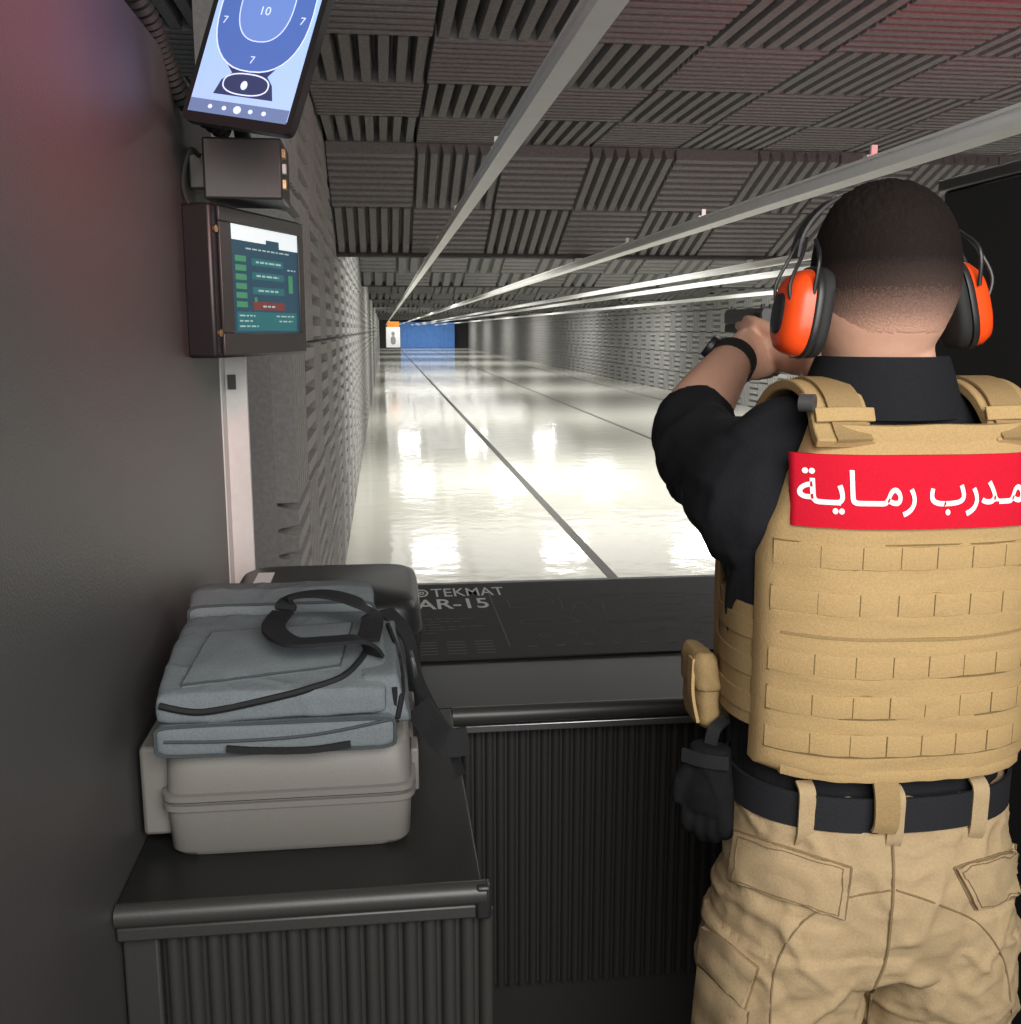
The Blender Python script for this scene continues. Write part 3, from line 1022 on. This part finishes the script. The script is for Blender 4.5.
# heels of both palms close behind the grip
bd.tube([H(.602, 1.655, 1.560), H(.622, 1.668, 1.556), H(.640, 1.676, 1.552)], [(.018, .036), (.017, .036), (.012, .028)], 14, 4, rnd=True)
bd.tube([H(.684, 1.632, 1.570), H(.662, 1.658, 1.578), H(.642, 1.674, 1.580)], [(.020, .034), (.017, .032), (.012, .022)], 14, 4, rnd=True)
for z, L in ((1.586, 1), (1.566, 1.05), (1.546, 1), (1.528, .85)):
    bd.tube([H(.618, 1.705, z), H(.614, 1.738, z - .002), H(.634, 1.757, z - .003), H(.634 + .034 * L, 1.752, z - .002), H(.634 + .046 * L, 1.734, z)], [.0105, .010, .0095, .009, .008], 10, 4, rnd=True)
bd.tube([H(.606, 1.672, 1.582), H(.616, 1.705, 1.598), H(.620, 1.735, 1.607), H(.624, 1.765, 1.611)], [.014, .012, .0105, .0085], 10, 4, rnd=True)
bd.tube([WRr, H(.682, 1.632, 1.568), H(.668, 1.662, 1.572), H(.666, 1.705, 1.566)], [(.025, .03), (.02, .04), (.017, .040), (.010, .036)], 16, 4, rnd=True)
for z, L in ((1.574, 1), (1.554, 1), (1.535, .9)):
    bd.tube([H(.668, 1.70, z), H(.668, 1.730, z), H(.652, 1.742, z), H(.634, 1.738, z), H(.626, 1.722, z)], [.010, .0095, .009, .0085, .0075], 10, 4, rnd=True)
bd.tube([H(.668, 1.695, 1.596), H(.666, 1.728, 1.600), H(.660, 1.757, 1.600), H(.650, 1.772, 1.596)], [.010, .0095, .0085, .0075], 10, 4, rnd=True)
bd.tube([H(.664, 1.652, 1.592), H(.642, 1.668, 1.604), H(.626, 1.69, 1.615), H(.623, 1.725, 1.621)], [.014, .012, .0105, .0085], 10, 4, rnd=True)
bodym = remesh(bd, .0045, 4)
finish('body', shift(bodym, PL), SKIN, person, angle=180)
for s in (-1, 1):
    e = MB().sphere(HC + V((s * .032, .082, .004)), .0125, 16, 10).build('eye', EYEW, person)
    MB().sphere(HC + V((s * .032, .0925, .004)), (.006, .0035, .006), 12, 8).build('iris', IRIS, e)
lp = MB()
lp.tube([HC + V((-.022, .087, -.055)), HC + V((0, .101, -.053)), HC + V((.022, .087, -.055))], .0042, 8, 5, rnd=True)
lp.tube([HC + V((-.019, .088, -.062)), HC + V((0, .101, -.063)), HC + V((.019, .088, -.062))], .0045, 8, 5, rnd=True)
lp.build('lips', LIP, person)

# hair: fade, longer on top
secs = []
NA, NB = 90, 220
for i in range(NA + 1):
    row = []
    for j in range(NB):
        b = 2 * PI * j / NB
        back = .5 - .5 * math.sin(b)
        lim = math.radians(62 + 62 * back ** .8)
        a = max(.02, lim * i / NA)
        d = V((math.sin(a) * math.cos(b), math.sin(a) * math.sin(b), math.cos(a)))
        t = 1 - i / NA
        off = -.0015 + .012 * min(1, t * 1.6) + .003 * max(0, d.z)
        tex = .0010 * noise.noise(d * 10) + .0016 * noise.noise(V((d.x * 40, d.y * 14, d.z * 11))) + .0009 * noise.noise(V((d.x * 90, d.y * 30, d.z * 26)))
        off += tex * min(1, max(0, t - .35) * 3)
        row.append(headpt(d, off))
    secs.append(row)
MB().loft(secs, cap=False).build('hair', HAIR, person, angle=180)

# shirt
sh = MB()
rings(sh, [(1.05, X0, 1.172, .164, .112), (1.12, X0, 1.178, .166, .112), (1.25, X0, 1.186, .179, .115), (1.36, X0, 1.187, .184, .117), (1.435, X0, 1.183, .178, .110),
           (1.482, X0, 1.178, .152, .094), (1.515, X0 - .005, 1.172, .114, .082), (1.545, X0 - .008, 1.170, .086, .076), (1.568, X0 - .010, 1.17, .074, .071)], 40)
sl = [V((.525, 1.180, 1.420)), V((.455, 1.178, 1.420)), V((.437, 1.24, 1.432)), V((.431, 1.31, 1.446)), V((.430, 1.385, 1.466)), V((.446, 1.432, 1.490))]
slr = [(.082, .090), (.074, .092), (.061, .080), (.056, .068), (.056, .061), (.058, .060)]
sh.tube(sl, slr, 22, 5)
sh.tube([mir(p) for p in sl[:5]], slr[:5], 22, 5)
for s in (-1, 1):
    sh.tube([(X0 + s * .05, 1.172, 1.528), (X0 + s * .115, 1.172, 1.502), (X0 + s * .150, 1.178, 1.468)], [.04, .044, .05], 16, 4, rnd=True)


def fold(co, n):
    a = .0025 * noise.noise(V((co.x * 9, co.y * 9, co.z * 16)))
    if co.x < X0 - .13 or co.x > X0 + .13:
        sx = abs(co.x - X0)
        k = 1 - abs(noise.noise(V((co.z * 13 + co.y * 10, co.z * 6 - co.y * 12 + sx * 5, sx * 7)))) * 2
        a += .0085 * max(0, k - .25) * min(1, (sx - .13) / .03) + .002 * noise.noise(V((sx * 16, co.y * 20, co.z * 22)))
    return a


shm = remesh(sh, .005, 3, fold)
finish('shirt', shift(shm, PL), SHIRT, person, angle=180)
cl = []
for rr, zz in ((.0665, 1.573), (.069, 1.588), (.075, 1.590), (.081, 1.573), (.090, 1.543), (.094, 1.520), (.088, 1.520), (.074, 1.55)):
    row = []
    for k in range(40):
        a = 2 * PI * k / 40
        front = max(0, math.sin(a))
        row.append(V((X0 - .012 + rr * 1.02 * math.cos(a), 1.172 + rr * math.sin(a) * 1.02, zz - .035 * front ** 2)))
    cl.append(row)
cl.append(cl[0])
MB().loft(cl, cap=False).build('shirt_collar', SHIRT, person, angle=60)

# trousers
tr = MB()
rings(tr, [(.84, X0, 1.165, .160, .116), (.90, X0, 1.16, .182, .126), (.96, X0, 1.16, .184, .126), (1.02, X0, 1.166, .178, .120), (1.075, X0, 1.172, .170, .117)], 40)
for s in (-1, 1):
    tr.sphere((X0 + s * .078, 1.130, .95), (.086, .084, .10), 20, 14)
    tr.tube([(X0 + s * .090, 1.160, .92), (X0 + s * .106, 1.16, .80), (X0 + s * .114, 1.175, .62), (X0 + s * .117, 1.185, .50), (X0 + s * .118, 1.175, .30), (X0 + s * .12, 1.168, .11)],
            [(.098, .120), (.100, .114), (.092, .098), (.086, .09), (.080, .086), (.074, .08)], 24, 4, up=V((0, 1, 0)))


def pfold(co, n):
    a = .004 * noise.noise(V((co.x * 7, co.y * 7, co.z * 9 + co.x * 8)))
    sx = abs(co.x - X0)
    k = 1 - abs(noise.noise(V((sx * 13 + co.z * 9, co.y * 9, co.z * 17 - sx * 10)))) * 2.2
    a += .007 * max(0, k - .35)
    k = 1 - abs(noise.noise(V((co.x * 22 - co.z * 15, co.y * 14 + 4, co.z * 30 + co.x * 14)))) * 2.2
    a += .0032 * max(0, k - .35)
    if co.z < .88:
        k = 1 - abs(noise.noise(V((co.x * 7 + 3, co.y * 6, co.z * 22 + sx * 12)))) * 2.2
        a += .009 * max(0, k - .3)
    return a - .002


trm = remesh(tr, .0045, 3, pfold)
tbv = bvh_of(trm)
trousers = finish('trousers', shift(trm, PL), PANTS, person, angle=180)
FL1 = [(738, 832), (850, 868), (843, 918), (731, 880)]
FL2 = [(955, 868), (1030, 845), (1040, 890), (975, 908)]
CP1 = [(706, 925), (758, 968), (745, 1008), (702, 962)]
CP2 = [(700, 966), (748, 1012), (738, 1090), (690, 1060)]
drape(tbv, FL1, .0060, 20, 10, .001).build('pocket_flap', PANTS, trousers)
drape(tbv, FL2, .0060, 20, 10, .001).build('pocket_flap', PANTS, trousers)
drape(tbv, CP1, .0075, 12, 8, .002).build('cargo_pocket_flap', PANTS, trousers)
drape(tbv, CP2, .0045, 12, 12, .004).build('cargo_pocket', PANTS, trousers)
smb = MB()
seam(tbv, [(892, 842), (893, 880), (890, 930), (884, 965), (873, 992), (868, 1030)], .002, .001, 6, smb)
seam(tbv, [(892, 890), (840, 900), (800, 925), (775, 970), (770, 1030)], .0012, .0003, 6, smb)
seam(tbv, [(896, 890), (940, 905), (980, 925), (1005, 965), (1012, 1030)], .0012, .0003, 6, smb)


def side_seams(fl, grow, r, off, sides=(0, 1, 2, 3)):
    c = V((sum(p[0] for p in fl) / 4, sum(p[1] for p in fl) / 4))
    q = [c + (V(p) - c) * grow for p in fl]
    for i in sides:
        a, b = q[i], q[(i + 1) % 4]
        seam(tbv, [tuple(a.lerp(b, t / 5)) for t in range(6)], r, off, 3, smb)


side_seams(FL1, 1.03, .0015, .0004); side_seams(FL2, 1.03, .0015, .0004)
side_seams(CP1, 1.03, .0015, .0004); side_seams(CP2, 1.03, .0013, .0003, (1, 3))
side_seams(FL1, .90, .0006, .0071); side_seams(FL2, .90, .0006, .0071)
smb.build('seam_stitching', PANTSD, trousers)


def band(mb, z0, z1, cx, cy, rx, ry, t, a0=0, a1=2 * PI, n=64, p=2.3):
    full = abs(a1 - a0 - 2 * PI) < 1e-4
    N = n if full else n + 1
    secs = []
    for k in range(N):
        a = a0 + (a1 - a0) * k / n
        c, s = math.cos(a), math.sin(a)
        ux_ = math.copysign(abs(c) ** (2 / p), c); uy_ = math.copysign(abs(s) ** (2 / p), s)

        def P(e, z):
            return V((cx + (rx + e) * ux_, cy + (ry + e) * uy_, z))
        secs.append([P(0, z0), P(t, z0), P(t, z1), P(0, z1)])
    if full:
        secs.append(secs[0])
    mb.loft(secs, cap=not full)


BZ0, BZ1 = 1.040, 1.083
blm = MB(); band(blm, BZ0, BZ1, X0, 1.171, .175, .121, .004)
bl = blm.build('belt', BELT, person, angle=50)


def belt_y(x, e):
    u = min(.999, abs(x - X0) / .180)
    return 1.171 - (.125 + e) * (1 - u ** 2.3) ** (1 / 2.3)


for px in (813, 893, 981):
    x = at(px, 820, 1.05).x
    y = belt_y(x, .001)
    ml = MB()
    ml.strap([(x, y + .006, 1.018), (x, y - .001, 1.034), (x, y - .002, 1.06), (x, y - .001, 1.086), (x, y + .012, 1.095)], .020, .003, (1, 0, 0))
    ml.build('belt_loop', PANTS, trousers)
MB().box(X0 - .025, X0 + .025, 1.294, 1.304, 1.036, 1.087).build('belt_buckle', GUNM, bl, bevel=.003)

# boots
for s in (-1, 1):
    bt = MB()
    bx = X0 + s * .122
    bt.tube([(bx, 1.165, .03), (bx, 1.165, .12), (bx - s * .002, 1.168, .22)], [(.048, .06), (.05, .056), (.06, .062)], 18, 3, up=V((0, 1, 0)))
    bt.tube([(bx, 1.12, .045), (bx + s * .004, 1.22, .055), (bx + s * .012, 1.33, .040), (bx + s * .014, 1.36, .036)], [(.04, .04), (.045, .05), (.05, .034), (.042, .028)], 18, 4, rnd=True)
    bo = finish('boot', shift(remesh(bt, .006, 4, None), PL), LEATHER, person, angle=180)
    so = MB()
    outl = [(bx - .042, 1.09), (bx + .042, 1.09), (bx + .046, 1.2), (bx + s * .012 + .05, 1.32), (bx + s * .014 + .03, 1.395), (bx + s * .014 - .03, 1.395), (bx + s * .012 - .05, 1.32), (bx - .046, 1.2)]
    so.prism(outl, lambda u, v, w: V((u, v, w)), 0.001, .022)
    so.build('sole', RUBBER, bo, bevel=.006)

# ------------------------------------------------------------------ vest
VW = .174
VWt = [(1.09, .172), (1.36, .175), (1.40, .170), (1.46, .149), (1.50, .132), (1.53, .121)]
VYt = [(1.09, 1.048), (1.15, 1.042), (1.3, 1.036), (1.42, 1.038), (1.48, 1.046), (1.53, 1.064)]


def vy(x, z, off=0.):
    u = (x - X0) / VW
    return lerp(VYt, z) + .062 * abs(u) ** 3.2 - off


vest = thing('tactical_vest', (X0, 1.17, 1.1), '', 'vest')
del vest['label']; del vest['category']
vest.parent = person
vest.location = V((X0, 1.17, 1.1)) - PL
nu, nv = 80, 90
outv = []; inv = []
for j in range(nv + 1):
    v = j / nv
    for i in range(nu + 1):
        u = -1 + 2 * i / nu
        zt = 1.518 - .012 * (1 - abs(u)); zb = 1.100 + .010 * abs(u) ** 3
        z = zb + (zt - zb) * v
        w = lerp(VWt, z)
        x = X0 + u * w
        edge = min(1 - abs(u), .06) / .06
        edge = min(edge, min(v, 1 - v, .03) / .03)
        pad = .007 * (1 - (1 - edge) ** 2)
        k = 1 - abs(noise.noise(V((x * 7, 3, z * 30)))) * 2
        wr = (.0018 * noise.noise(V((x * 14, 0, z * 24))) - .0024 * max(0, k - .35)) * edge
        outv.append(V((x, vy(x, z, pad - .006) + wr, z)))
        inv.append(V((x, vy(x, z) + .026, z)))
N = nu + 1; K = len(outv); fs = []
for j in range(nv):
    for i in range(nu):
        a = j * N + i
        fs.append((a, a + 1, a + N + 1, a + N)); fs.append((K + a, K + a + N, K + a + N + 1, K + a + 1))
ed = list(range(N)) + [j * N + nu for j in range(1, nv + 1)] + [nv * N + i for i in range(nu - 1, -1, -1)] + [j * N for j in range(nv - 1, 0, -1)]
for a, b in zip(ed, ed[1:] + ed[:1]):
    fs.append((a, K + a, K + b, b))
MB().add(outv + inv, fs).build('back_panel', VEST, vest, angle=60)
MB().add([V((p.x, 2.375 - p.y, p.z)) for p in outv + inv], fs).build('front_panel', VEST, vest, angle=60)


def vstrip(z, h, x0, x1, base, amp, nseg, ns=160):
    secs = []
    for i in range(ns + 1):
        s = i / ns
        x = x0 + (x1 - x0) * s
        q = abs(math.sin(PI * s * nseg))
        o = base + amp * q
        sag = 0.0008 * q ** 2
        wob = .0010 * noise.noise(V((x * 26, z * 9, 0)))
        zz_ = z + .0016 * noise.noise(V((x * 14, z * 30, 5)))
        y = vy(x, z) - wob
        secs.append([V((x, y - o * .9, zz_ + h / 2 - sag)), V((x, y - o, zz_ + h * .46 - sag)), V((x, y - o, zz_ - h * .46 - sag)), V((x, y - o * .9, zz_ - h / 2 - sag)), V((x, y + .006, zz_ - h / 2)), V((x, y + .006, zz_ + h / 2))])
    return MB().loft(secs)


for py in (559, 606, 668, 709, 748):
    z = at(890, py, 1.036).z
    w = lerp(VWt, z) * .965
    ws = vstrip(z, .026, X0 - w, X0 + w, .0028, .0003, 8).build('webbing_strap', VEST, vest, angle=40)
    st = MB()
    for k in range(1, 8):
        x = X0 - w + 2 * w * k / 8
        y = vy(x, z, .0031)
        st.box(x - .0005, x + .0005, y - .0004, y + .004, z - .012, z + .012)
    for e in (-1, 1):
        secs = []
        for i in range(81):
            x = X0 - w + 2 * w * i / 80
            zz_ = z + e * .0145
            y = vy(x, z, .0010)
            secs.append([V((x, y, zz_ + .0009)), V((x, y, zz_ - .0009)), V((x, y + .004, zz_ - .0009)), V((x, y + .004, zz_ + .0009))])
        st.loft(secs)
    st.build('strap_stitching', STITCH, vest, smooth=False)
zz = at(890, 640, 1.035).z
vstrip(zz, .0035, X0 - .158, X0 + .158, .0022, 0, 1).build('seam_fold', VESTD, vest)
zz = at(890, 776, 1.045).z
vstrip(zz, .014, X0 - .15, X0 + .15, .0022, .0004, 8).build('bottom_binding', VEST, vest)
zt_ = at(905, 437, 1.055).z
vstrip(zt_, .026, X0 - .112, X0 + .112, .003, .0004, 2).build('top_binding', VEST, vest)
# patch and writing
PZ1, PZ0 = at(905, 456, 1.038).z, at(905, 529, 1.035).z
px0, px1 = X0 - .154, X0 + .154
gridn = 80
pv = []; pb = []
for i in range(gridn + 1):
    x = px0 + (px1 - px0) * i / gridn
    for j in range(9):
        z = PZ0 + (PZ1 - PZ0) * j / 8
        pv.append(V((x, vy(x, z, .007), z))); pb.append(V((x, vy(x, z, -.003), z)))
fs2 = []; K = len(pv)
for i in range(gridn):
    for j in range(8):
        a = i * 9 + j
        fs2.append((a, a + 1, a + 10, a + 9)); fs2.append((K + a, K + a + 9, K + a + 10, K + a + 1))
ed = list(range(9)) + [i * 9 + 8 for i in range(1, gridn + 1)] + [gridn * 9 + j for j in range(7, -1, -1)] + [i * 9 for i in range(gridn - 1, 0, -1)]
for a, b in zip(ed, ed[1:] + ed[:1]):
    fs2.append((a, K + a, K + b, b))
MB().add(pv + pb, fs2).build('patch', RED, vest, angle=60)
ar = '\uFE94\u0640\uFEF3\uFE8E\u0640\u0640\uFEE3\uFEAD \uFE8F\uFEAD\uFEAA\u0640\uFEE3'
tx = MB()
text_fit(tx, ar, lambda a, b: V((a, vy(a, b, .0082), b)), at(797, 490, 1.072).x, at(1021, 490, 1.048).x, PZ0 + .014, PZ1 - .015, .013, False, .08, ('\uFE94', '\u0640'))
tx.build('patch_lettering', WHITET, vest, smooth=False)

# shoulder straps
for s in (-1, 1):
    sx_ = X0 + s * .100
    D = -.015
    path = [(sx_ + s * .004, 1.056, 1.497), (sx_ + s * .003, 1.072, 1.525 + D), (sx_, 1.105, 1.558 + D), (sx_, 1.155, 1.572 + D), (sx_, 1.22, 1.560 + D), (sx_, 1.275, 1.52 + D), (sx_, 1.31, 1.46)]
    MB().strap(path, .066, .012, (1, 0, 0)).build('shoulder_strap', VEST, vest, bevel=.004)
    path = [(sx_ - s * .004, 1.050, 1.502), (sx_ - s * .004, 1.063, 1.528 + D), (sx_ - s * .004, 1.097, 1.565 + D), (sx_ - s * .004, 1.152, 1.580 + D), (sx_ - s * .004, 1.21, 1.571 + D)]
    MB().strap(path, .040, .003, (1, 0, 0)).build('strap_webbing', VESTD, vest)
    MB().strap([(sx_ - .034, 1.071, 1.543 + D), (sx_, 1.069, 1.544 + D), (sx_ + .034, 1.071, 1.543 + D)], .016, .004, (0, .45, 1)).build('strap_keeper', VEST, vest, bevel=.001)
    MB().tube([(sx_ - s * -.034, 1.075, 1.556 + D), (sx_ - s * -.046, 1.085, 1.556 + D)], .010, 14).build('strap_button', GUNM, vest)
tbx = at(887, 800, 1.04).x
MB().strap([(tbx, 1.050, 1.112), (tbx, 1.040, 1.09), (tbx, 1.037, 1.06), (tbx - .002, 1.040, 1.046)], .03, .004, (1, 0, 0)).build('lower_tab', VESTD, vest)
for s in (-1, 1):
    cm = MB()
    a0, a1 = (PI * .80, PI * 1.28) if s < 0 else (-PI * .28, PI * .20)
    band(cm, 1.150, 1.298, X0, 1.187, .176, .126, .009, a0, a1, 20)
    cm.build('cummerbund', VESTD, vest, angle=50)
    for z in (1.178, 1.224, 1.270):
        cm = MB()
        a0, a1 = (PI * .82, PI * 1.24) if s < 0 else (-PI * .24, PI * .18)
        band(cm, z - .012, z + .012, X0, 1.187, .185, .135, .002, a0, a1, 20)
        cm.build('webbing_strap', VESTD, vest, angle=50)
# side pouch, left
VL = V((X0, 1.17, 1.1))
pcx, pcy = X0 - .200, 1.235
PB = 1.114


def pouch(e, z, hx, hy):
    return srect(pcx, pcy, hx - e, hy - e, 3.5, 28, lambda a, b: V((a + (1.17 - z) * .10, b, z)))


pc = MB().loft([pouch(e, z, .015, .040) for z, e in ((PB, .008), (PB + .010, 0), (PB + .085, .002), (PB + .096, .007))])
pcm = remesh(pc, .0035, 3, crease(.009))
finish('side_pouch', shift(pcm, VL), VESTD, vest, angle=180)
pc = MB().loft([pouch(e, z, .018, .043) for z, e in ((PB + .055, 0), (PB + .092, .002), (PB + .102, .008))])
pcm = remesh(pc, .0035, 3, crease(.008))
finish('pouch_flap', shift(pcm, VL), VESTD, vest, angle=180)
MB().strap([(pcx - .020, 1.212, PB + .095), (pcx - .020, 1.212, PB + .05), (pcx - .012, 1.212, PB + .01)], .018, .004, (0, 1, 0)).build('pouch_strap', VEST, vest)

# ------------------------------------------------------------------ glove hanging on the hip
gp = at(710, 745, 1.175)
gx, gy, gz = gp.x, gp.y, gp.z
gl = thing('glove', gp, 'black tactical glove hanging from the left hip', 'glove')
GD = V((.80, -.60, 0))
gb = MB()


def gpt(o, d, z):
    return V((gx, gy, gz)) + GD * o + V((-.6, -.8, 0)) * d + V((0, 0, z))


lst = [(0, 0, 0, .027, .017), (0, 0, -.03, .029, .017), (-.002, .002, -.06, .036, .018), (0, .002, -.085, .034, .015)]
secs = []
L2 = catmull([V(q[:3]) for q in lst], 4); W2 = catmull([q[3] for q in lst], 4); T2 = catmull([q[4] for q in lst], 4)
for q, w, t in zip(L2, W2, T2):
    secs.append([gpt(q.x + w * math.cos(2 * PI * k / 20), q.y + t * math.sin(2 * PI * k / 20), q.z) for k in range(20)])
gb.loft(secs)
for o, L in ((-.024, .028), (-.008, .036), (.008, .033), (.023, .024)):
    gb.tube([gpt(o, 0, -.075), gpt(o * 1.0, .004, -.090 - L * .5), gpt(o * .95, -.008, -.092 - L)], [.011, .0105, .0085], 10, 4, rnd=True)
gb.tube([gpt(-.024, .004, -.035), gpt(-.036, .008, -.055), gpt(-.038, .008, -.076)], [.013, .012, .0095], 10, 4, rnd=True)
finish('hand_shell', shift(remesh(gb, .0035, 3, crease(.006)), gl.location), GLOVE, gl, angle=180)
cm = MB()
cm.strap([gpt(-.030, .018, -.012), gpt(0, .0205, -.013), gpt(.030, .016, -.012)], .018, .003, (0, 0, 1)); cm.build('cuff_strap', STRAPM, gl)
MB().strap([gpt(0, 0, -.005), gpt(.004, -.004, .02), gpt(.012, -.02, .03)], .016, .004, GD).build('hanging_loop', STRAPM, gl)

# ------------------------------------------------------------------ ear defenders
em = thing('ear_defenders', (XH, 1.155, 1.64), 'bright orange ear defenders with black cushions worn on the head', 'ear muffs')


def cup(s):
    cx = XH + s * (.0765 if s < 0 else .073)
    cz = 1.639 if s < 0 else 1.650
    kq = 1 if s < 0 else .86

    def sec(d, ry, rz):
        return srect(0, 0, ry, rz, 2.7, 36, lambda a, b: V((cx + s * d - s * b * .12 * (2.2 if s > 0 else 1), 1.155 + a * kq, cz + b)))
    MB().loft([sec(0, .034, .044), sec(.003, .040, .051), sec(.013, .041, .052), sec(.017, .036, .047)]).build('cushion', RUBBER, em, angle=60)
    MB().loft([sec(.016, .041, .052), sec(.021, .042, .053), sec(.024, .040, .051)]).build('back_plate', BLACKPL, em, angle=60)
    shl = MB().loft([sec(.023, .039, .050), sec(.034, .038, .048), sec(.044, .033, .041), sec(.050, .023, .030), sec(.052, .010, .014)]).build('shell', ORANGE, em, angle=60)
    MB().loft([sec(.0495, .018, .024), sec(.053, .016, .022), sec(.0545, .010, .014)]).build('shell_badge', BLACKPL, shl, angle=60)
    yk = MB()
    for dy in (-.022, .022):
        yk.tube([(cx + s * .040, 1.155 + dy, cz - .002), (cx + s * .047, 1.155 + dy, cz + .03), (cx + s * .030, 1.16 + dy * .8, cz + .065), (cx + s * .018, 1.172 + dy * .5, cz + .085)], .0022, 8, 5)
    yk.tube([(cx + s * .024, 1.12, cz + .02), (cx + s * .020, 1.118, cz + .06), (cx + s * .012, 1.15, cz + .082)], .0025, 8, 5)
    yk.build('wire_yoke', BLACKPL, em)


cup(-1); cup(1)
pth = []
for k in range(13):
    a = PI * k / 12
    pth.append(V((XH - .096 * math.cos(a), 1.19, 1.703 + .080 * math.sin(a))))
MB().strap(pth, .022, .005, (0, 1, 0), 3).build('headband', BLACKPL, em, bevel=.001)

# ------------------------------------------------------------------ pistol
gn = thing('pistol', (GX, 1.70, 1.60), 'dark pistol held out in both hands', 'pistol')
GY, GZ = HS.y, HS.z
sl_ = MB()
sl_.prism([(-.012, .0), (.012, .0), (.0125, .018), (.009, .026), (-.009, .026), (-.0125, .018)], lambda u, v, w: V((GX + u, w + GY, 1.613 + v + GZ)), 1.678, 1.865)
so = sl_.build('slide', GUNM, gn, bevel=.0015)
sr = MB()
for i in range(6):
    sr.box(GX - .0132, GX + .0132, 1.684 + i * .005 + GY, 1.6865 + i * .005 + GY, 1.616 + GZ, 1.632 + GZ)
sr.build('serrations', BLACKPL, so, smooth=False)
MB().box(GX - .010, GX - .004, 1.684 + GY, 1.690 + GY, 1.638 + GZ, 1.645 + GZ).box(GX + .004, GX + .010, 1.684 + GY, 1.690 + GY, 1.638 + GZ, 1.645 + GZ).build('rear_sight', BLACKPL, so, smooth=False)
MB().box(GX - .002, GX + .002, 1.855 + GY, 1.860 + GY, 1.638 + GZ, 1.645 + GZ).build('front_sight', BLACKPL, so, smooth=False)
MB().tube([(GX, 1.86 + GY, 1.625 + GZ), (GX, 1.872 + GY, 1.625 + GZ)], .0065, 14).build('barrel', GUNM, gn)
MB().prism([(1.690, 1.613), (1.862, 1.613), (1.862, 1.598), (1.775, 1.594), (1.735, 1.592), (1.726, 1.535), (1.692, 1.532), (1.698, 1.585), (1.684, 1.605)], lambda u, v, w: V((GX + w, u + GY, v + GZ)), -.012, .012).build('frame', BLACKPL, gn, bevel=.002)
MB().tube([H(.643, 1.735, 1.594), H(.643, 1.742, 1.572), H(.643, 1.768, 1.568), H(.643, 1.785, 1.578), H(.643, 1.787, 1.596)], .0035, 8, 5).build('trigger_guard', BLACKPL, gn)
MB().tube([H(.643, 1.757, 1.597), H(.643, 1.760, 1.585), H(.643, 1.764, 1.577)], .003, 8, 4).build('trigger', BLACKPL, gn)

# ------------------------------------------------------------------ watch
wa = (WR - FM).normalized()
wc = WR - wa * .022
wt = thing('wrist_watch', wc, 'chunky black watch on the left wrist', 'watch')
sd = wa.cross(Z3).normalized(); up_ = sd.cross(wa)
rg = []
for dd, rr in ((-.012, .036), (-.012, .039), (.012, .038), (.012, .035)):
    rg.append([wc + wa * dd + sd * math.cos(2 * PI * k / 28) * rr + up_ * math.sin(2 * PI * k / 28) * rr for k in range(28)])
rg.append(rg[0])
MB().loft(rg, cap=False).build('band', RUBBER, wt, angle=50)
fd = (-sd * .75 + up_ * .65).normalized()
fc = wc + fd * .040
MB().tube([fc - fd * .004, fc + fd * .007], .019, 20, up=wa).build('watch_case', BLACKPL, wt, angle=50, bevel=.002)


# ================================================================== LIGHTS
def area(name, loc, size, sy, power, col=(1, 1, 1), target=None, spread=None):
    l = bpy.data.lights.new(name, 'AREA')
    l.shape = 'RECTANGLE'; l.size = size; l.size_y = sy; l.energy = power; l.color = col
    if spread:
        l.spread = math.radians(spread)
    o = bpy.data.objects.new(name, l); C.objects.link(o); o.location = loc
    if target is not None:
        o.rotation_euler = (V(target) - V(loc)).to_track_quat('-Z', 'Y').to_euler()
    return o


WL = (1, .985, .94)
area('range_lamp', (3.6, 10.6, CZ - .03), 7, 5, 370, WL)
for y in (19.5, 29, 39.5):
    area('range_lamp', (3.6, y, CZ - .03), 7, 6, 135, WL)  # broad extra panels, added to lift the floor's diffuse brightness
for y in (19, 28, 38):
    for x in (.9, 3.4, 6.0):
        area('range_lamp', (x, y, CZ - .06), .8, .8, 42, WL)
for y in (51, 64, 77, 89):
    area('range_lamp', (3.6, y, CZ - .03), 7, 5, 310, WL)
area('target_fill_light', (.6, 43.2, CZ - .1), .8, .4, 45, WL, (.45, 45, 1.4))  # added light, hidden by a baffle, to brighten the far paper target
area('lane_lamp', (3.4, 3.6, CZ - .08), 4, .4, 60, (1, .98, .95))
area('bay_lamp', (.45, -.75, 2.45), 1.6, .7, 45, (1, .97, .92), (.45, 1.3, 1.0))
area('bay_fill_light', (.7, -.9, 1.75), 2.0, .8, 36, (1, .99, .97), (1.3, 4.5, 2.5))  # added fill behind the camera to lift the ceiling foam; no such fixture
area('bay_red_lamp', (.05, .6, 2.2), .6, .2, 2.3, (1, .03, .05), (-.325, 1.05, 1.95), 56)
area('bay_red_lamp', (1.9, 2.0, 2.2), .6, .15, 10, (1, .06, .11), (2.2, 3.2, 2.62))
w = bpy.data.worlds.new('world'); scene.world = w; w.use_nodes = True
w.node_tree.nodes['Background'].inputs[0].default_value = (.9, .95, 1, 1)
w.node_tree.nodes['Background'].inputs[1].default_value = .19
